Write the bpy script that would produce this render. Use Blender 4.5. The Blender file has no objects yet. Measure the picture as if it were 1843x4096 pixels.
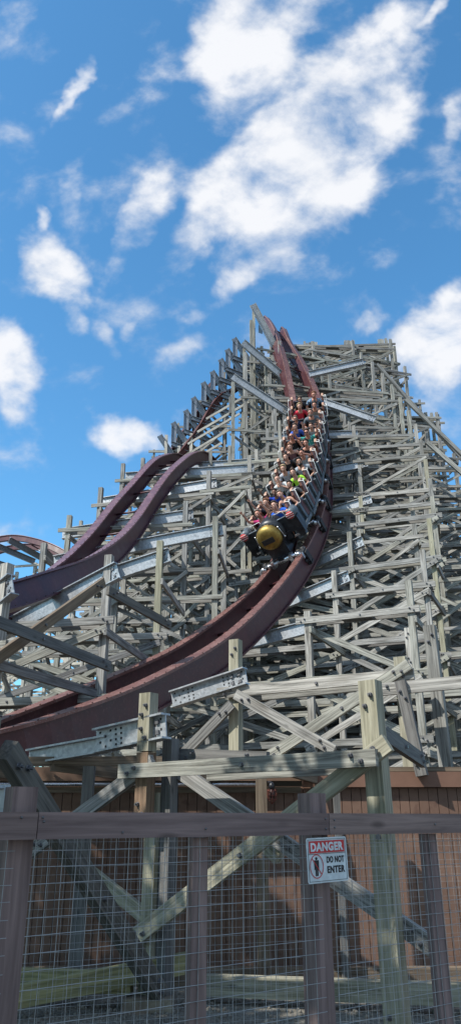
import bpy, bmesh, math, random
from mathutils import Vector as V, Matrix, noise
random.seed(7)
R=math.radians
sc=bpy.context.scene
col=sc.collection
# ---------------------------------------------------------------- helpers
def tag(o,label=None,cat=None,group=None,kind=None):
    if label: o['label']=label
    if cat: o['category']=cat
    if group: o['group']=group
    if kind: o['kind']=kind
    return o
def empty(name,loc,label=None,cat=None,group=None):
    o=bpy.data.objects.new(name,None); col.objects.link(o); o.location=loc
    o.empty_display_size=.1
    return tag(o,label,cat,group)
def link(name,me,mat,parent=None,mw=None):
    o=bpy.data.objects.new(name,me); col.objects.link(o)
    for m in (mat if isinstance(mat,(list,tuple)) else [mat]): me.materials.append(m)
    if parent is not None:
        o.parent=parent
        o.matrix_parent_inverse=WI(parent)
    if mw is not None: o.matrix_basis=mw
    return o
_wi={}
def WM(o):
    m=o.matrix_basis.copy()
    if o.parent is not None: m=WM(o.parent)@o.matrix_parent_inverse@m
    return m
def WI(o):
    k=o.name
    if k not in _wi: _wi[k]=WM(o).inverted()
    return _wi[k]
class MB:
    def __init__(s): s.v=[];s.f=[];s.m=[];s.cur=0;s.sm=[];s.smooth=False
    def add(s,vs,fs):
        n=len(s.v); s.v+= [tuple(v) for v in vs]
        for f in fs: s.f.append([i+n for i in f]); s.m.append(s.cur); s.sm.append(s.smooth)
    def box(s,c,h,M=None):
        c=V(c);M=M or Matrix.Identity(3)
        vs=[c+M@V((x*h[0],y*h[1],z*h[2])) for x in(-1,1) for y in(-1,1) for z in(-1,1)]
        s.add(vs,[(0,1,3,2),(4,6,7,5),(0,4,5,1),(2,3,7,6),(0,2,6,4),(1,5,7,3)])
    def bar(s,a,b,w,h,up=(0,0,1)):
        a=V(a);b=V(b);x=(b-a);L=x.length;x.normalize();u=V(up);y=u.cross(x)
        if y.length<1e-3: y=V((0,1,0)).cross(x)
        y.normalize();z=x.cross(y)
        s.box((a+b)/2,(L/2,w/2,h/2),Matrix((x,y,z)).transposed())
    def tube(s,pts,r,n=8,cap=True):
        pts=[V(p) for p in pts];rs=r if isinstance(r,(list,tuple)) else [r]*len(pts)
        base=len(s.v);vs=[];fs=[];pu=None
        for i,p in enumerate(pts):
            t=(pts[min(i+1,len(pts)-1)]-pts[max(i-1,0)]).normalized()
            if pu is None: pu=t.orthogonal().normalized()
            pu=(pu-t*pu.dot(t)).normalized();w=t.cross(pu)
            for k in range(n):
                a=2*math.pi*k/n; vs.append(p+(pu*math.cos(a)+w*math.sin(a))*rs[i])
        for i in range(len(pts)-1):
            for k in range(n): fs.append((i*n+k,i*n+(k+1)%n,(i+1)*n+(k+1)%n,(i+1)*n+k))
        if cap: fs.append(tuple(reversed(range(n))));fs.append(tuple(range((len(pts)-1)*n,len(pts)*n)))
        sm=s.smooth; s.smooth=n>6; s.add(vs,fs); s.smooth=sm
    def ell(s,c,r,M=None,nu=12,nv=8):
        c=V(c);M=M or Matrix.Identity(3);vs=[];fs=[]
        for j in range(nv+1):
            th=math.pi*j/nv
            for i in range(nu):
                ph=2*math.pi*i/nu
                vs.append(c+M@V((r[0]*math.sin(th)*math.cos(ph),r[1]*math.sin(th)*math.sin(ph),r[2]*math.cos(th))))
        for j in range(nv):
            for i in range(nu): fs.append((j*nu+i,(j+1)*nu+i,(j+1)*nu+(i+1)%nu,j*nu+(i+1)%nu))
        sm=s.smooth; s.smooth=True; s.add(vs,fs); s.smooth=sm
    def prism(s,poly,y0,y1,M=None,o=(0,0,0)):
        M=M or Matrix.Identity(3);o=V(o);n=len(poly)
        vs=[o+M@V((x,y0,z)) for x,z in poly]+[o+M@V((x,y1,z)) for x,z in poly]
        fs=[tuple(range(n)),tuple(reversed(range(n,2*n)))]+[((i+1)%n,i,n+i,n+(i+1)%n) for i in range(n)]
        s.add(vs,fs)
    def mesh(s,name='mesh'):
        me=bpy.data.meshes.new(name);me.from_pydata(s.v,[],s.f)
        me.polygons.foreach_set('material_index',s.m);me.polygons.foreach_set('use_smooth',s.sm)
        me.validate();me.update();return me
    def build(s,name,mat,parent=None,mw=None): return link(name,s.mesh(name),mat,parent,mw)
# ---------------------------------------------------------------- materials
def newmat(name):
    m=bpy.data.materials.new(name);m.use_nodes=True;nt=m.node_tree
    b=nt.nodes['Principled BSDF'];return m,nt,b
def N(nt,t,**k):
    n=nt.nodes.new(t)
    for a,v in k.items():
        if a.startswith('i_'): n.inputs[a[2:].replace('_',' ')].default_value=v
        else: setattr(n,a,v)
    return n
def ramp(nt,fac,stops):
    r=nt.nodes.new('ShaderNodeValToRGB');nt.links.new(fac,r.inputs[0]);e=r.color_ramp.elements
    while len(e)<len(stops): e.new(.5)
    for i,(p,c) in enumerate(stops): e[i].position=p;e[i].color=(*c,1) if len(c)==3 else c
    return r.outputs[0]
def mix(nt,fac,a,b,bt='MIX'):
    m=nt.nodes.new('ShaderNodeMix');m.data_type='RGBA';m.blend_type=bt
    for s,x in((m.inputs[0],fac),(m.inputs[6],a),(m.inputs[7],b)):
        if hasattr(x,'is_linked') or hasattr(x,'links'): nt.links.new(x,s)
        else: s.default_value=x if not isinstance(x,tuple) else (*x,1)[:4]
    return m.outputs[2]
def math_(nt,op,a,b=None,c=None,clamp=False):
    m=nt.nodes.new('ShaderNodeMath');m.operation=op;m.use_clamp=clamp
    for i,x in enumerate((a,b,c)):
        if x is None: continue
        if hasattr(x,'links'): nt.links.new(x,m.inputs[i])
        else: m.inputs[i].default_value=x
    return m.outputs[0]
def wood(name,cl,cd,var=None,stain=(.10,.085,.05),bump=.35):
    """timber grain running along the member's local X axis, varied per member"""
    m,nt,b=newmat(name)
    tc=N(nt,'ShaderNodeTexCoord');oi=N(nt,'ShaderNodeObjectInfo')
    off=N(nt,'ShaderNodeCombineXYZ')
    k=math_(nt,'MULTIPLY',oi.outputs['Random'],91.7)
    for i in range(3): nt.links.new(k,off.inputs[i])
    ad=N(nt,'ShaderNodeVectorMath',operation='ADD');nt.links.new(tc.outputs['Object'],ad.inputs[0]);nt.links.new(off.outputs[0],ad.inputs[1])
    mp=N(nt,'ShaderNodeMapping');mp.inputs['Scale'].default_value=(.9,22,22);nt.links.new(ad.outputs[0],mp.inputs[0])
    n1=N(nt,'ShaderNodeTexNoise',i_Scale=1.6,i_Detail=7.,i_Roughness=.62,i_Distortion=.5);nt.links.new(mp.outputs[0],n1.inputs[0])
    mp2=N(nt,'ShaderNodeMapping');mp2.inputs['Scale'].default_value=(1.2,5,5);nt.links.new(ad.outputs[0],mp2.inputs[0])
    n2=N(nt,'ShaderNodeTexNoise',i_Scale=1.3,i_Detail=4.);nt.links.new(mp2.outputs[0],n2.inputs[0])
    c=ramp(nt,n1.outputs[0],[(.33,cd),(.48,tuple((x+y)/2 for x,y in zip(cl,cd))),(.62,cl)])
    c=mix(nt,ramp(nt,n2.outputs[0],[(.52,(0,0,0)),(.75,(.55,.55,.55))]),c,stain)
    if var:
        f=ramp(nt,oi.outputs['Random'],[(0,var[0]),(.35,var[1]),(.7,var[2]),(1,var[3])])
        c=mix(nt,1.,c,f,'MULTIPLY')
    # knots
    vo=N(nt,'ShaderNodeTexVoronoi',i_Scale=1.);mp3=N(nt,'ShaderNodeMapping');mp3.inputs['Scale'].default_value=(2.2,6,6)
    nt.links.new(ad.outputs[0],mp3.inputs[0]);nt.links.new(mp3.outputs[0],vo.inputs[0])
    kn=ramp(nt,vo.outputs['Distance'],[(.05,(1,1,1)),(.13,(0,0,0))])
    c=mix(nt,math_(nt,'MULTIPLY',kn,.6),c,tuple(x*.35 for x in cd))
    nt.links.new(c,b.inputs['Base Color']);b.inputs['Roughness'].default_value=.85
    bp=N(nt,'ShaderNodeBump',i_Strength=bump,i_Distance=.01);nt.links.new(n1.outputs[0],bp.inputs['Height']);nt.links.new(bp.outputs[0],b.inputs['Normal'])
    return m
W_GREY=wood('weathered_timber',(.41,.405,.385),(.08,.079,.075),[(1.25,1.22,1.16),(.80,.81,.82),(1.05,1.06,.95),(.55,.55,.57)],stain=(.10,.085,.065))
W_PALE=wood('pale_sunlit_timber',(.56,.54,.50),(.30,.28,.26),[(1.1,1.08,1.0),(.95,.95,.92),(1.,1.,.95),(.85,.85,.82)],bump=.2)  # timber colour lightened to stand for sunlight on the far lattice
W_POST=wood('near_post_timber',(.39,.37,.30),(.165,.155,.12),[(1.0,1.,.95),(1,1,.92),(.98,1,.9),(.9,.9,.85)],stain=(.13,.12,.06))
W_GREEN=wood('mossy_timber',(.34,.31,.15),(.15,.14,.07),stain=(.12,.13,.045))
W_DARK=wood('dark_timber',(.15,.15,.145),(.06,.06,.06),[(1,1,1),(1.3,1.25,1.2),(.8,.85,.9),(1.1,1.,.85)],stain=(.05,.05,.05))
W_BROWN=wood('brown_timber',(.22,.17,.12),(.09,.065,.045))
W_FENCE=wood('stained_fence_wood',(.29,.215,.19),(.14,.10,.09),[(1,1,1),(.85,.82,.85),(1.1,1.05,1.02),(.92,.9,.95)],stain=(.07,.05,.05),bump=.25)
def painted(name,c1,c2,rough=.45,metal=0,scale=3,bump=.05,thr=(.45,.65),fine=None):
    m,nt,b=newmat(name);tc=N(nt,'ShaderNodeTexCoord')
    n=N(nt,'ShaderNodeTexNoise',i_Scale=float(scale),i_Detail=6.,i_Roughness=.65);nt.links.new(tc.outputs['Object'],n.inputs[0])
    c=ramp(nt,n.outputs[0],[(thr[0],c1),(thr[1],c2)])
    if fine:
        n3=N(nt,'ShaderNodeTexNoise',i_Scale=float(scale)*9,i_Detail=3.);nt.links.new(tc.outputs['Object'],n3.inputs[0])
        c=mix(nt,ramp(nt,n3.outputs[0],[(.56,(0,0,0)),(.72,(.7,.7,.7))]),c,fine)
    nt.links.new(c,b.inputs['Base Color'])
    b.inputs['Roughness'].default_value=rough;b.inputs['Metallic'].default_value=metal
    rr=math_(nt,'MULTIPLY_ADD',n.outputs[0],.35,rough-.15);nt.links.new(rr,b.inputs['Roughness'])
    if bump:
        bp=N(nt,'ShaderNodeBump',i_Strength=bump,i_Distance=.01);nt.links.new(n.outputs[0],bp.inputs['Height']);nt.links.new(bp.outputs[0],b.inputs['Normal'])
    return m
RAIL=painted('maroon_rail_paint',(.058,.015,.019),(.088,.026,.029),.45,0,2.2,fine=(.12,.05,.042))
RAILTOP=painted('lit_rail_top',(.15,.062,.052),(.23,.115,.095),.42,.2,4,fine=(.27,.23,.22))  # lit top strip put into the colour, lighter than the shaded web
RAIL2=painted('purple_rail_paint',(.055,.017,.026),(.085,.029,.038),.4,0,2.2,fine=(.13,.055,.06))
RAIL2TOP=painted('lit_purple_rail_top',(.14,.062,.070),(.22,.115,.125),.36,.2,4,fine=(.30,.27,.28))  # same painted light for the top of the purple rails
def galv(name,c1,c2,metal=.35,rough=.45):
    m,nt,b=newmat(name);tc=N(nt,'ShaderNodeTexCoord')
    v=N(nt,'ShaderNodeTexVoronoi',i_Scale=28.);nt.links.new(tc.outputs['Object'],v.inputs[0])
    n=N(nt,'ShaderNodeTexNoise',i_Scale=3.,i_Detail=6.,i_Roughness=.7);nt.links.new(tc.outputs['Object'],n.inputs[0])
    f=math_(nt,'ADD',math_(nt,'MULTIPLY',v.outputs['Color'],.35),math_(nt,'MULTIPLY',n.outputs[0],.8))
    nt.links.new(ramp(nt,f,[(.3,c1),(.8,c2)]),b.inputs['Base Color'])
    b.inputs['Metallic'].default_value=metal;b.inputs['Roughness'].default_value=rough
    return m
GALV=galv('galvanised_steel',(.20,.215,.23),(.46,.48,.50),.4,.42)
GALVD=galv('dark_galvanised_steel',(.13,.15,.18),(.26,.29,.33),.4)
BOLT,_,_b=newmat('bolt_steel');_b.inputs['Base Color'].default_value=(.16,.16,.17,1);_b.inputs['Metallic'].default_value=.7;_b.inputs['Roughness'].default_value=.5
HOLE,_,_b=newmat('bolt_hole_black');_b.inputs['Base Color'].default_value=(.02,.02,.022,1);_b.inputs['Roughness'].default_value=.8
BLACK=painted('black_car_paint',(.012,.014,.018),(.03,.034,.04),.35,0,8)
CARGREY=painted('grey_car_frame',(.075,.095,.11),(.14,.165,.185),.45,.1,7)
MAROON=painted('dark_maroon_panel',(.075,.022,.018),(.12,.04,.033),.5,0,6)
WING=painted('brown_leather',(.17,.065,.045),(.25,.11,.08),.5,0,9)
TAN=painted('tan_panel',(.42,.24,.16),(.52,.33,.24),.5,0,9)
SEAT=painted('black_seat_pad',(.016,.017,.02),(.035,.036,.04),.6,0,12)
GOLD=painted('brass_dome',(.27,.18,.05),(.42,.30,.085),.45,.8,5,.12,(.4,.65),fine=(.12,.08,.02))
CHROME=painted('bright_steel',(.55,.56,.58),(.75,.76,.78),.25,.9,9)
WHITE=painted('white_handle_paint',(.70,.70,.68),(.82,.82,.80),.4,0,9)
RED=painted('red_lens',(.52,.03,.03),(.62,.06,.05),.3,0,9)
PLATE=painted('dark_bronze_plate',(.035,.035,.04),(.09,.08,.07),.5,.5,40)
SIDING=painted('brown_siding_paint',(.15,.087,.060),(.20,.12,.084),.75,0,1.3,.15,fine=(.10,.05,.035))
FASCIA=painted('brown_fascia_paint',(.17,.09,.06),(.21,.115,.078),.75,0,1.5,.1)
WIRE=galv('galvanised_wire',(.28,.285,.28),(.42,.43,.43),.3,.55)
def flat(name,c,r=.6,metal=0):
    return painted(name,tuple(x*.86 for x in c),tuple(min(1,x*1.1) for x in c),r,metal,14,.05)
# ---------------------------------------------------------------- camera, sky, sun
cam=bpy.data.cameras.new('camera');co=bpy.data.objects.new('camera',cam);col.objects.link(co)
co.location=(0,0,1.6);co.rotation_euler=(R(90+22.5),0,0);cam.sensor_fit='VERTICAL';cam.sensor_height=36
cam.lens=36*2950/4096;cam.clip_end=2000;cam.clip_start=.05;sc.camera=co
sun_dir=V((-.70,-.42,.80)).normalized()
el=math.asin(sun_dir.z);az=math.atan2(sun_dir.x,sun_dir.y)
sl=bpy.data.lights.new('sun','SUN');sl.energy=4.3;sl.angle=R(.53);sl.color=(1,.955,.88)
so=bpy.data.objects.new('sun',sl);col.objects.link(so);so.rotation_euler=sun_dir.to_track_quat('Z','Y').to_euler();so.location=(-20,-12,30)
w=bpy.data.worlds.new('World');sc.world=w;w.use_nodes=True;nt=w.node_tree
bg=nt.nodes['Background']
sky=N(nt,'ShaderNodeTexSky');sky.sky_type='NISHITA';sky.sun_disc=False;sky.sun_elevation=el;sky.sun_rotation=az
sky.air_density=1.0;sky.dust_density=.6;sky.ozone_density=3.5
SKY=.15
tc=N(nt,'ShaderNodeTexCoord')
p=R(22.5)
def dot(vec):
    d=N(nt,'ShaderNodeVectorMath',operation='DOT_PRODUCT');nt.links.new(tc.outputs['Generated'],d.inputs[0]);d.inputs[1].default_value=vec
    return d.outputs['Value']
# cloud cover laid out on the dome by direction (tangent-plane coordinates around one fixed axis)
df=math_(nt,'MAXIMUM',dot((0,math.cos(p),math.sin(p))),.12)
cu=math_(nt,'DIVIDE',dot((1,0,0)),df);cv=math_(nt,'DIVIDE',dot((0,-math.sin(p),math.cos(p))),df)
uv=N(nt,'ShaderNodeCombineXYZ');nt.links.new(cu,uv.inputs[0]);nt.links.new(cv,uv.inputs[1])
wn=N(nt,'ShaderNodeTexNoise',i_Scale=5.5,i_Detail=5.,i_Roughness=.6);nt.links.new(uv.outputs[0],wn.inputs[0])
ws=N(nt,'ShaderNodeVectorMath',operation='MULTIPLY_ADD');nt.links.new(wn.outputs['Color'],ws.inputs[0]);ws.inputs[1].default_value=(.13,.13,0);ws.inputs[2].default_value=(-.065,-.065,0)
wd=N(nt,'ShaderNodeVectorMath',operation='ADD');nt.links.new(uv.outputs[0],wd.inputs[0]);nt.links.new(ws.outputs[0],wd.inputs[1])
sx=N(nt,'ShaderNodeSeparateXYZ');nt.links.new(wd.outputs[0],sx.inputs[0])
CL=[ # centre x,y (photo px), long radius, short radius, angle deg (ccw), strength
 (1000,200,330,230,60,1.1),(1420,330,540,170,52,1.1),(1120,560,560,190,48,1.1),(1380,640,560,170,50,1.2),(1620,350,230,120,55,.9),
 (560,880,260,90,60,.68),(860,860,420,120,45,.95),(1180,720,460,180,48,1.0),(1380,800,330,130,45,.8),(950,1120,190,70,40,.75),(1000,1000,230,80,25,.5),
 (330,310,190,42,62,.75),(340,660,240,55,75,.4),(430,480,150,50,45,.3),(200,1060,230,130,-70,1.0),(170,860,70,45,80,.8),(240,1290,130,60,-70,.6),
 (40,1480,220,130,-70,1.05),(400,1400,110,60,-40,.6),(500,1350,60,35,60,.4),(760,1400,140,70,30,.5),(780,1270,110,50,30,.5),
 (530,1740,170,75,-20,.8),(740,1640,120,70,50,.5),(1720,1380,270,170,35,1.15),(1860,1230,150,160,60,1.1),(1450,1300,80,40,10,.5),(1620,1500,200,80,20,.7),
 (1750,20,110,40,50,.8),(1830,480,120,50,60,.55),(640,1110,60,30,40,.35),(100,2050,260,60,5,.12),(1780,720,120,40,40,.3),(560,470,90,40,70,.25)]
acc=None
for (px,py,a,b_,an,st) in CL:
    x0=(px-921.5)/2950;y0=-(py-2048)/2950;ca=math.cos(R(an));sa=math.sin(R(an))
    dx=math_(nt,'SUBTRACT',sx.outputs[0],x0);dy=math_(nt,'SUBTRACT',sx.outputs[1],y0)
    e1=math_(nt,'MULTIPLY_ADD',dx,ca*2950/a,math_(nt,'MULTIPLY',dy,sa*2950/a))
    e2=math_(nt,'MULTIPLY_ADD',dx,-sa*2950/b_,math_(nt,'MULTIPLY',dy,ca*2950/b_))
    q=math_(nt,'MULTIPLY_ADD',e1,e1,math_(nt,'MULTIPLY',e2,e2))
    g=math_(nt,'MULTIPLY',math_(nt,'MAXIMUM',math_(nt,'SUBTRACT',1.35,q),0.),st)
    acc=g if acc is None else math_(nt,'SMOOTH_MAX',acc,g,.25)
acc=math_(nt,'MINIMUM',acc,1.12)
mp=N(nt,'ShaderNodeMapping');mp.inputs['Rotation'].default_value=(0,0,R(-45));mp.inputs['Scale'].default_value=(4.6,6.4,1);nt.links.new(uv.outputs[0],mp.inputs[0])
cn=N(nt,'ShaderNodeTexNoise',i_Scale=1.9,i_Detail=9.,i_Roughness=.56,i_Distortion=.15);nt.links.new(mp.outputs[0],cn.inputs[0])
den=math_(nt,'ADD',math_(nt,'MULTIPLY_ADD',acc,.86,-.14),math_(nt,'MULTIPLY',math_(nt,'SUBTRACT',cn.outputs[0],.5),2.9))
mr=N(nt,'ShaderNodeMapRange');mr.interpolation_type='SMOOTHSTEP';nt.links.new(den,mr.inputs[0]);mr.inputs[1].default_value=.02;mr.inputs[2].default_value=1.02
cn2=N(nt,'ShaderNodeTexNoise',i_Scale=6.5,i_Detail=8.);nt.links.new(wd.outputs[0],cn2.inputs[0])
K=.80/SKY
ccol=ramp(nt,math_(nt,'ADD',math_(nt,'MULTIPLY',den,.45),math_(nt,'MULTIPLY',cn2.outputs[0],.7)),[(.38,(.56*K/10,.63*K/10,.75*K/10)),(.80,(.90*K/10,.91*K/10,.94*K/10))])
ccol=mix(nt,1.,ccol,(10.,10.,10.),'MULTIPLY')
hs=N(nt,'ShaderNodeHueSaturation',i_Saturation=1.05,i_Value=1.0);nt.links.new(mix(nt,1.,sky.outputs[0],(.80,1.20,1.25),'MULTIPLY'),hs.inputs['Color'])
front=math_(nt,'GREATER_THAN',dot((0,math.cos(p),math.sin(p))),.45)
bn=N(nt,'ShaderNodeTexNoise',i_Scale=3.2,i_Detail=6.);nt.links.new(tc.outputs['Generated'],bn.inputs[0])
bk=math_(nt,'MULTIPLY',math_(nt,'SUBTRACT',1.,front),ramp(nt,bn.outputs[0],[(.38,(0,0,0)),(.56,(.9,.9,.9))]))  # unseen clouds added behind the view to whiten the ambient light
fm=math_(nt,'ADD',math_(nt,'MULTIPLY',math_(nt,'MULTIPLY',mr.outputs[0],.96),front),bk)
nt.links.new(mix(nt,fm,hs.outputs[0],ccol),bg.inputs[0]);bg.inputs[1].default_value=SKY
sc.view_settings.view_transform='Standard';sc.view_settings.look='None';sc.view_settings.exposure=.42;sc.view_settings.gamma=1
sc.render.engine='CYCLES'
# ---------------------------------------------------------------- track curves
A=[(-4.87,11.13,2.38,-3),(-3.49,12.01,2.98,-3),(-1.92,14.26,4.1,-3),(-.42,16.93,5.58,5),(1.36,20.91,8.32,17),(2.45,23.49,10.94,16),(3.07,25.87,13.87,10),(3.5,28.46,17.52,2),(3.5,31.08,21.37,-10),(3.19,33.12,24.69,-22),(2.72,34.84,27.51,-30),(2.65,36.72,29.18,-30),(2.71,39.31,30.73,-20)]
B=[(-7.2,9.3,3.6,22),(-5.12,12.08,4.78,22),(-4.32,14.26,5.87,22),(-3.81,17.14,7.43,16),(-3.5,19.79,9.24,9),(-3.16,22.67,11.65,5),(-2.61,25.03,13.87,2),(-2.26,27.56,15.62,0),(-1.74,30.25,17.02,-2),(-1.1,32.8,17.35,-4),(-.5,35.2,15.9,-4),(.1,37.4,13.2,-4)]
Cc=[(-19,41.5,13.6,0),(-15.96,39.93,14.87,0),(-13.56,38.41,15.39,0),(-11.49,36.91,15.27,4),(-9.99,35.87,14.78,8),(-8.54,34.89,13.99,10),(-6.6,34.2,12.6,10)]
D=[(.1,34.3,23.6,50),(-.3,34.1,23.2,50),(-.8,33.8,22.6,48),(-1.8,33.9,20.9,45),(-2.9,33.9,19.0,40),(-4.0,34.0,17.2,36)]
class Curve:
    def __init__(s,P,n=24):
        P=[V(q) if len(q)==4 else V(q) for q in P];Q=[2*P[0]-P[1]]+P+[2*P[-1]-P[-2]];o=[]
        for i in range(1,len(Q)-2):
            for k in range(n):
                t=k/n
                o.append(.5*((2*Q[i])+(-Q[i-1]+Q[i+1])*t+(2*Q[i-1]-5*Q[i]+4*Q[i+1]-Q[i+2])*t*t+(-Q[i-1]+3*Q[i]-3*Q[i+1]+Q[i+2])*t**3))
        o.append(Q[-2]);s.P=[q.xyz for q in o];s.r=[q.w for q in o]
        s.L=[0]
        for a,b in zip(s.P,s.P[1:]): s.L.append(s.L[-1]+(b-a).length)
        s.len=s.L[-1]
    def pos(s,d):
        d=max(0,min(s.len,d));i=1
        while i<len(s.L)-1 and s.L[i]<d: i+=1
        return s.P[i-1].lerp(s.P[i],(d-s.L[i-1])/(s.L[i]-s.L[i-1]))
    def at(s,d):
        d=max(0,min(s.len,d));i=1
        while i<len(s.L)-1 and s.L[i]<d: i+=1
        k=(d-s.L[i-1])/(s.L[i]-s.L[i-1])
        c=s.P[i-1].lerp(s.P[i],k);r=s.r[i-1]*(1-k)+s.r[i]*k
        t=(s.pos(d+.35)-s.pos(d-.35)).normalized()
        sh=t.cross(V((0,0,1))).normalized();u=sh.cross(t);r=R(r)
        return c,t,sh*math.cos(r)+u*math.sin(r),u*math.cos(r)-sh*math.sin(r),sh
cA,cB,cC,cD=Curve(A),Curve(B),Curve(Cc),Curve(D)
PROF=[(-.13,0),(.13,0),(.13,-.042),(.055,-.045),(.055,-.43),(.115,-.432),(.115,-.465),(-.115,-.465),(-.115,-.432),(-.055,-.43),(-.055,-.045),(-.13,-.042)]
def rail(cv,off,mats,parent,s0=0,s1=None,step=.4,bolts=True,k=1.12,kd=1.12):
    s1=s1 or cv.len;n=max(2,int((s1-s0)/step));m=MB();vs=[];fs=[];np_=len(PROF)
    for i in range(n+1):
        c,t,S,U,_=cv.at(s0+(s1-s0)*i/n)
        for x,y in PROF: vs.append(c+S*(off+x*k)+U*(y*kd))
    for i in range(n):
        for j in range(np_):
            f=(i*np_+j,i*np_+(j+1)%np_,(i+1)*np_+(j+1)%np_,(i+1)*np_+j)
            m.cur=1 if j in(0,1,11) else 0  # flange edges take the lit top colour too, giving a light strip
            m.add([],[])
            fs.append((f,m.cur))
    b=len(m.v);m.v+=[tuple(v) for v in vs]
    for f,mi in fs: m.f.append(list(f));m.m.append(mi);m.sm.append(j not in(0,) and False)
    m.f.append(list(reversed(range(np_))));m.m.append(0);m.sm.append(False)
    m.f.append([n*np_+q for q in range(np_)]);m.m.append(0);m.sm.append(False)
    if bolts:
        d=s0+.1;q=0
        while d<s1:
            c,t,S,U,_=cv.at(d);Mx=Matrix((S,t,U)).transposed()
            m.cur=2
            for e in(-.125,.125): m.box(c+S*(off+e)+U*.007,(.010,.010,.008),Mx)
            for e in(-.10,.10): m.box(c+S*(off+e)-U*(.435*kd-.014),(.011,.011,.012),Mx)
            d+=.34;q+=1
    return m.build('rail',mats,parent)
RUSTB=painted('bolt_head_rust',(.07,.035,.035),(.16,.10,.09),.6,.3,20)
def track(cv,label,mats,off=.62,**kw):
    t=empty('coaster_track',cv.at(0)[0],label,'coaster track')
    a=rail(cv,-off,mats,t,**kw);b=rail(cv,off,mats,t,**kw)
    d=1.
    while d<cv.len-.5:      # round cross tubes between the two rails
        m=MB();c,tt,S,U,_=cv.at(d);m.tube([c-S*(off-.05)-U*.36,c+S*(off-.05)-U*.36],.035,8);d+=2.1
        m.build('cross_tube',mats[0],t)
    return t
track(cA,'steep maroon double-rail track dropping from the peak and sweeping under the train to the left',[RAIL,RAILTOP,RUSTB],kd=1.3)
track(cB,'purple double-rail track humping over the lower left hill below the ridge',[RAIL2,RAIL2TOP,RUSTB])
track(cC,'distant maroon arched track at the left edge behind the pale lattice',[RAIL,RAILTOP,RUSTB],bolts=False,k=.75,kd=.65)
track(cD,'dark red track half hidden behind the stepped steel frames of the left ridge',[RAIL,RAIL,RUSTB],bolts=False,k=.7,kd=.7)
# ---------------------------------------------------------------- timber members
def basis(x,n):
    x=x.normalized();y=(n-x*n.dot(x)).normalized();return Matrix((x,y,x.cross(y))).transposed()
def timber(name,a,b,w,h,n,mat,parent,bolts=None,endbolts=False,bev=0):
    """one plank: local X runs a->b, thickness w along n, depth h"""
    a=V(a);b=V(b);L=(b-a).length;m=MB();m.box((0,0,0),(L/2,w/2,h/2))
    if endbolts:
        m.cur=1;r=.015
        for e in((-L/2+.13),(L/2-.13)):
            for k,zz in((0,h*.18),(.09*(1 if e<0 else -1),-h*.18)):
                for s in(1,):
                    m.box((e+k,s*(w/2+.012),zz),(r,.014,r))
                    m.tube([(e+k,s*(w/2+.0),zz),(e+k,s*(w/2+.004),zz)],r*1.5,10)
                    m.box((e+k,s*(w/2+.034),zz),(r*.45,.014,r*.45))
        if L>2.:
            m.box((0.1,w/2+.012,0),(r,.014,r));m.tube([(.1,w/2,0),(.1,w/2+.004,0)],r*1.5,10)
    M=basis(b-a,n).to_4x4();M.translation=(a+b)/2
    return m.build(name,[mat,BOLT],parent,M)
def pj(P):
    d=V(P)-V((0,0,1.6));z=d.y*math.cos(p)+d.z*math.sin(p)
    return 921.5+2950*d.x/z,2048-2950*(-d.y*math.sin(p)+d.z*math.cos(p))/z
SIL=[(900,1800),(940,1700),(955,1480),(1000,1400),(1090,1372),(1200,1368),(1250,1366),(1600,1352),(1601,1440),(1640,1500),(1660,1560),(1700,1650),(1770,1650),(1843,1600),(2100,1650)]
def skyline(P):
    """keeps a post below the roofline of the structure"""
    x,y=pj(P)
    if x<SIL[0][0]: return True
    for (x0,y0),(x1,y1) in zip(SIL,SIL[1:]):
        if x0<=x<=x1: return y>=y0+(y1-y0)*(x-x0)/(x1-x0)
    return True
def clip(x,y,z):
    while z>2 and not skyline((x,y,z)): z-=.15
    return z
def steel(name,a,b,n,parent,h=.36,w=.16,mat=None,holes=True):
    """rolled I section: two flanges and a web, with punched bolt holes at the ends"""
    a=V(a);b=V(b);L=(b-a).length;m=MB()
    m.box((0,0,h/2-.008),(L/2,w/2,.010));m.box((0,0,-h/2+.008),(L/2,w/2,.010));m.box((0,0,0),(L/2,.008,h/2-.018))
    if holes:
        m.cur=1
        for e in(-1,1):
            for i in range(5):
                for j in range(4):
                    if (i+j)%2==0 or i>2: m.box((e*(L/2-.06-.075*i),.009,(j-1.5)*.07*h/.34),(.011,.003,.011))
        m.cur=2
        for i in range(2):
            for j in range(2): m.box((L/2-.1-.12*i,.02,(j-.5)*.14*h/.34),(.02,.013,.02))
    M=basis(b-a,n).to_4x4();M.translation=(a+b)/2
    return m.build(name,[mat or GALV,HOLE,BOLT],parent,M)
ORD=['first','second','third','fourth','fifth','sixth','seventh','eighth','ninth','tenth','eleventh','twelfth','thirteenth','fourteenth','fifteenth','sixteenth','seventeenth','eighteenth','nineteenth','twentieth','twenty-first','twenty-second','twenty-third','twenty-fourth','twenty-fifth','twenty-sixth','twenty-seventh','twenty-eighth']
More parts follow.
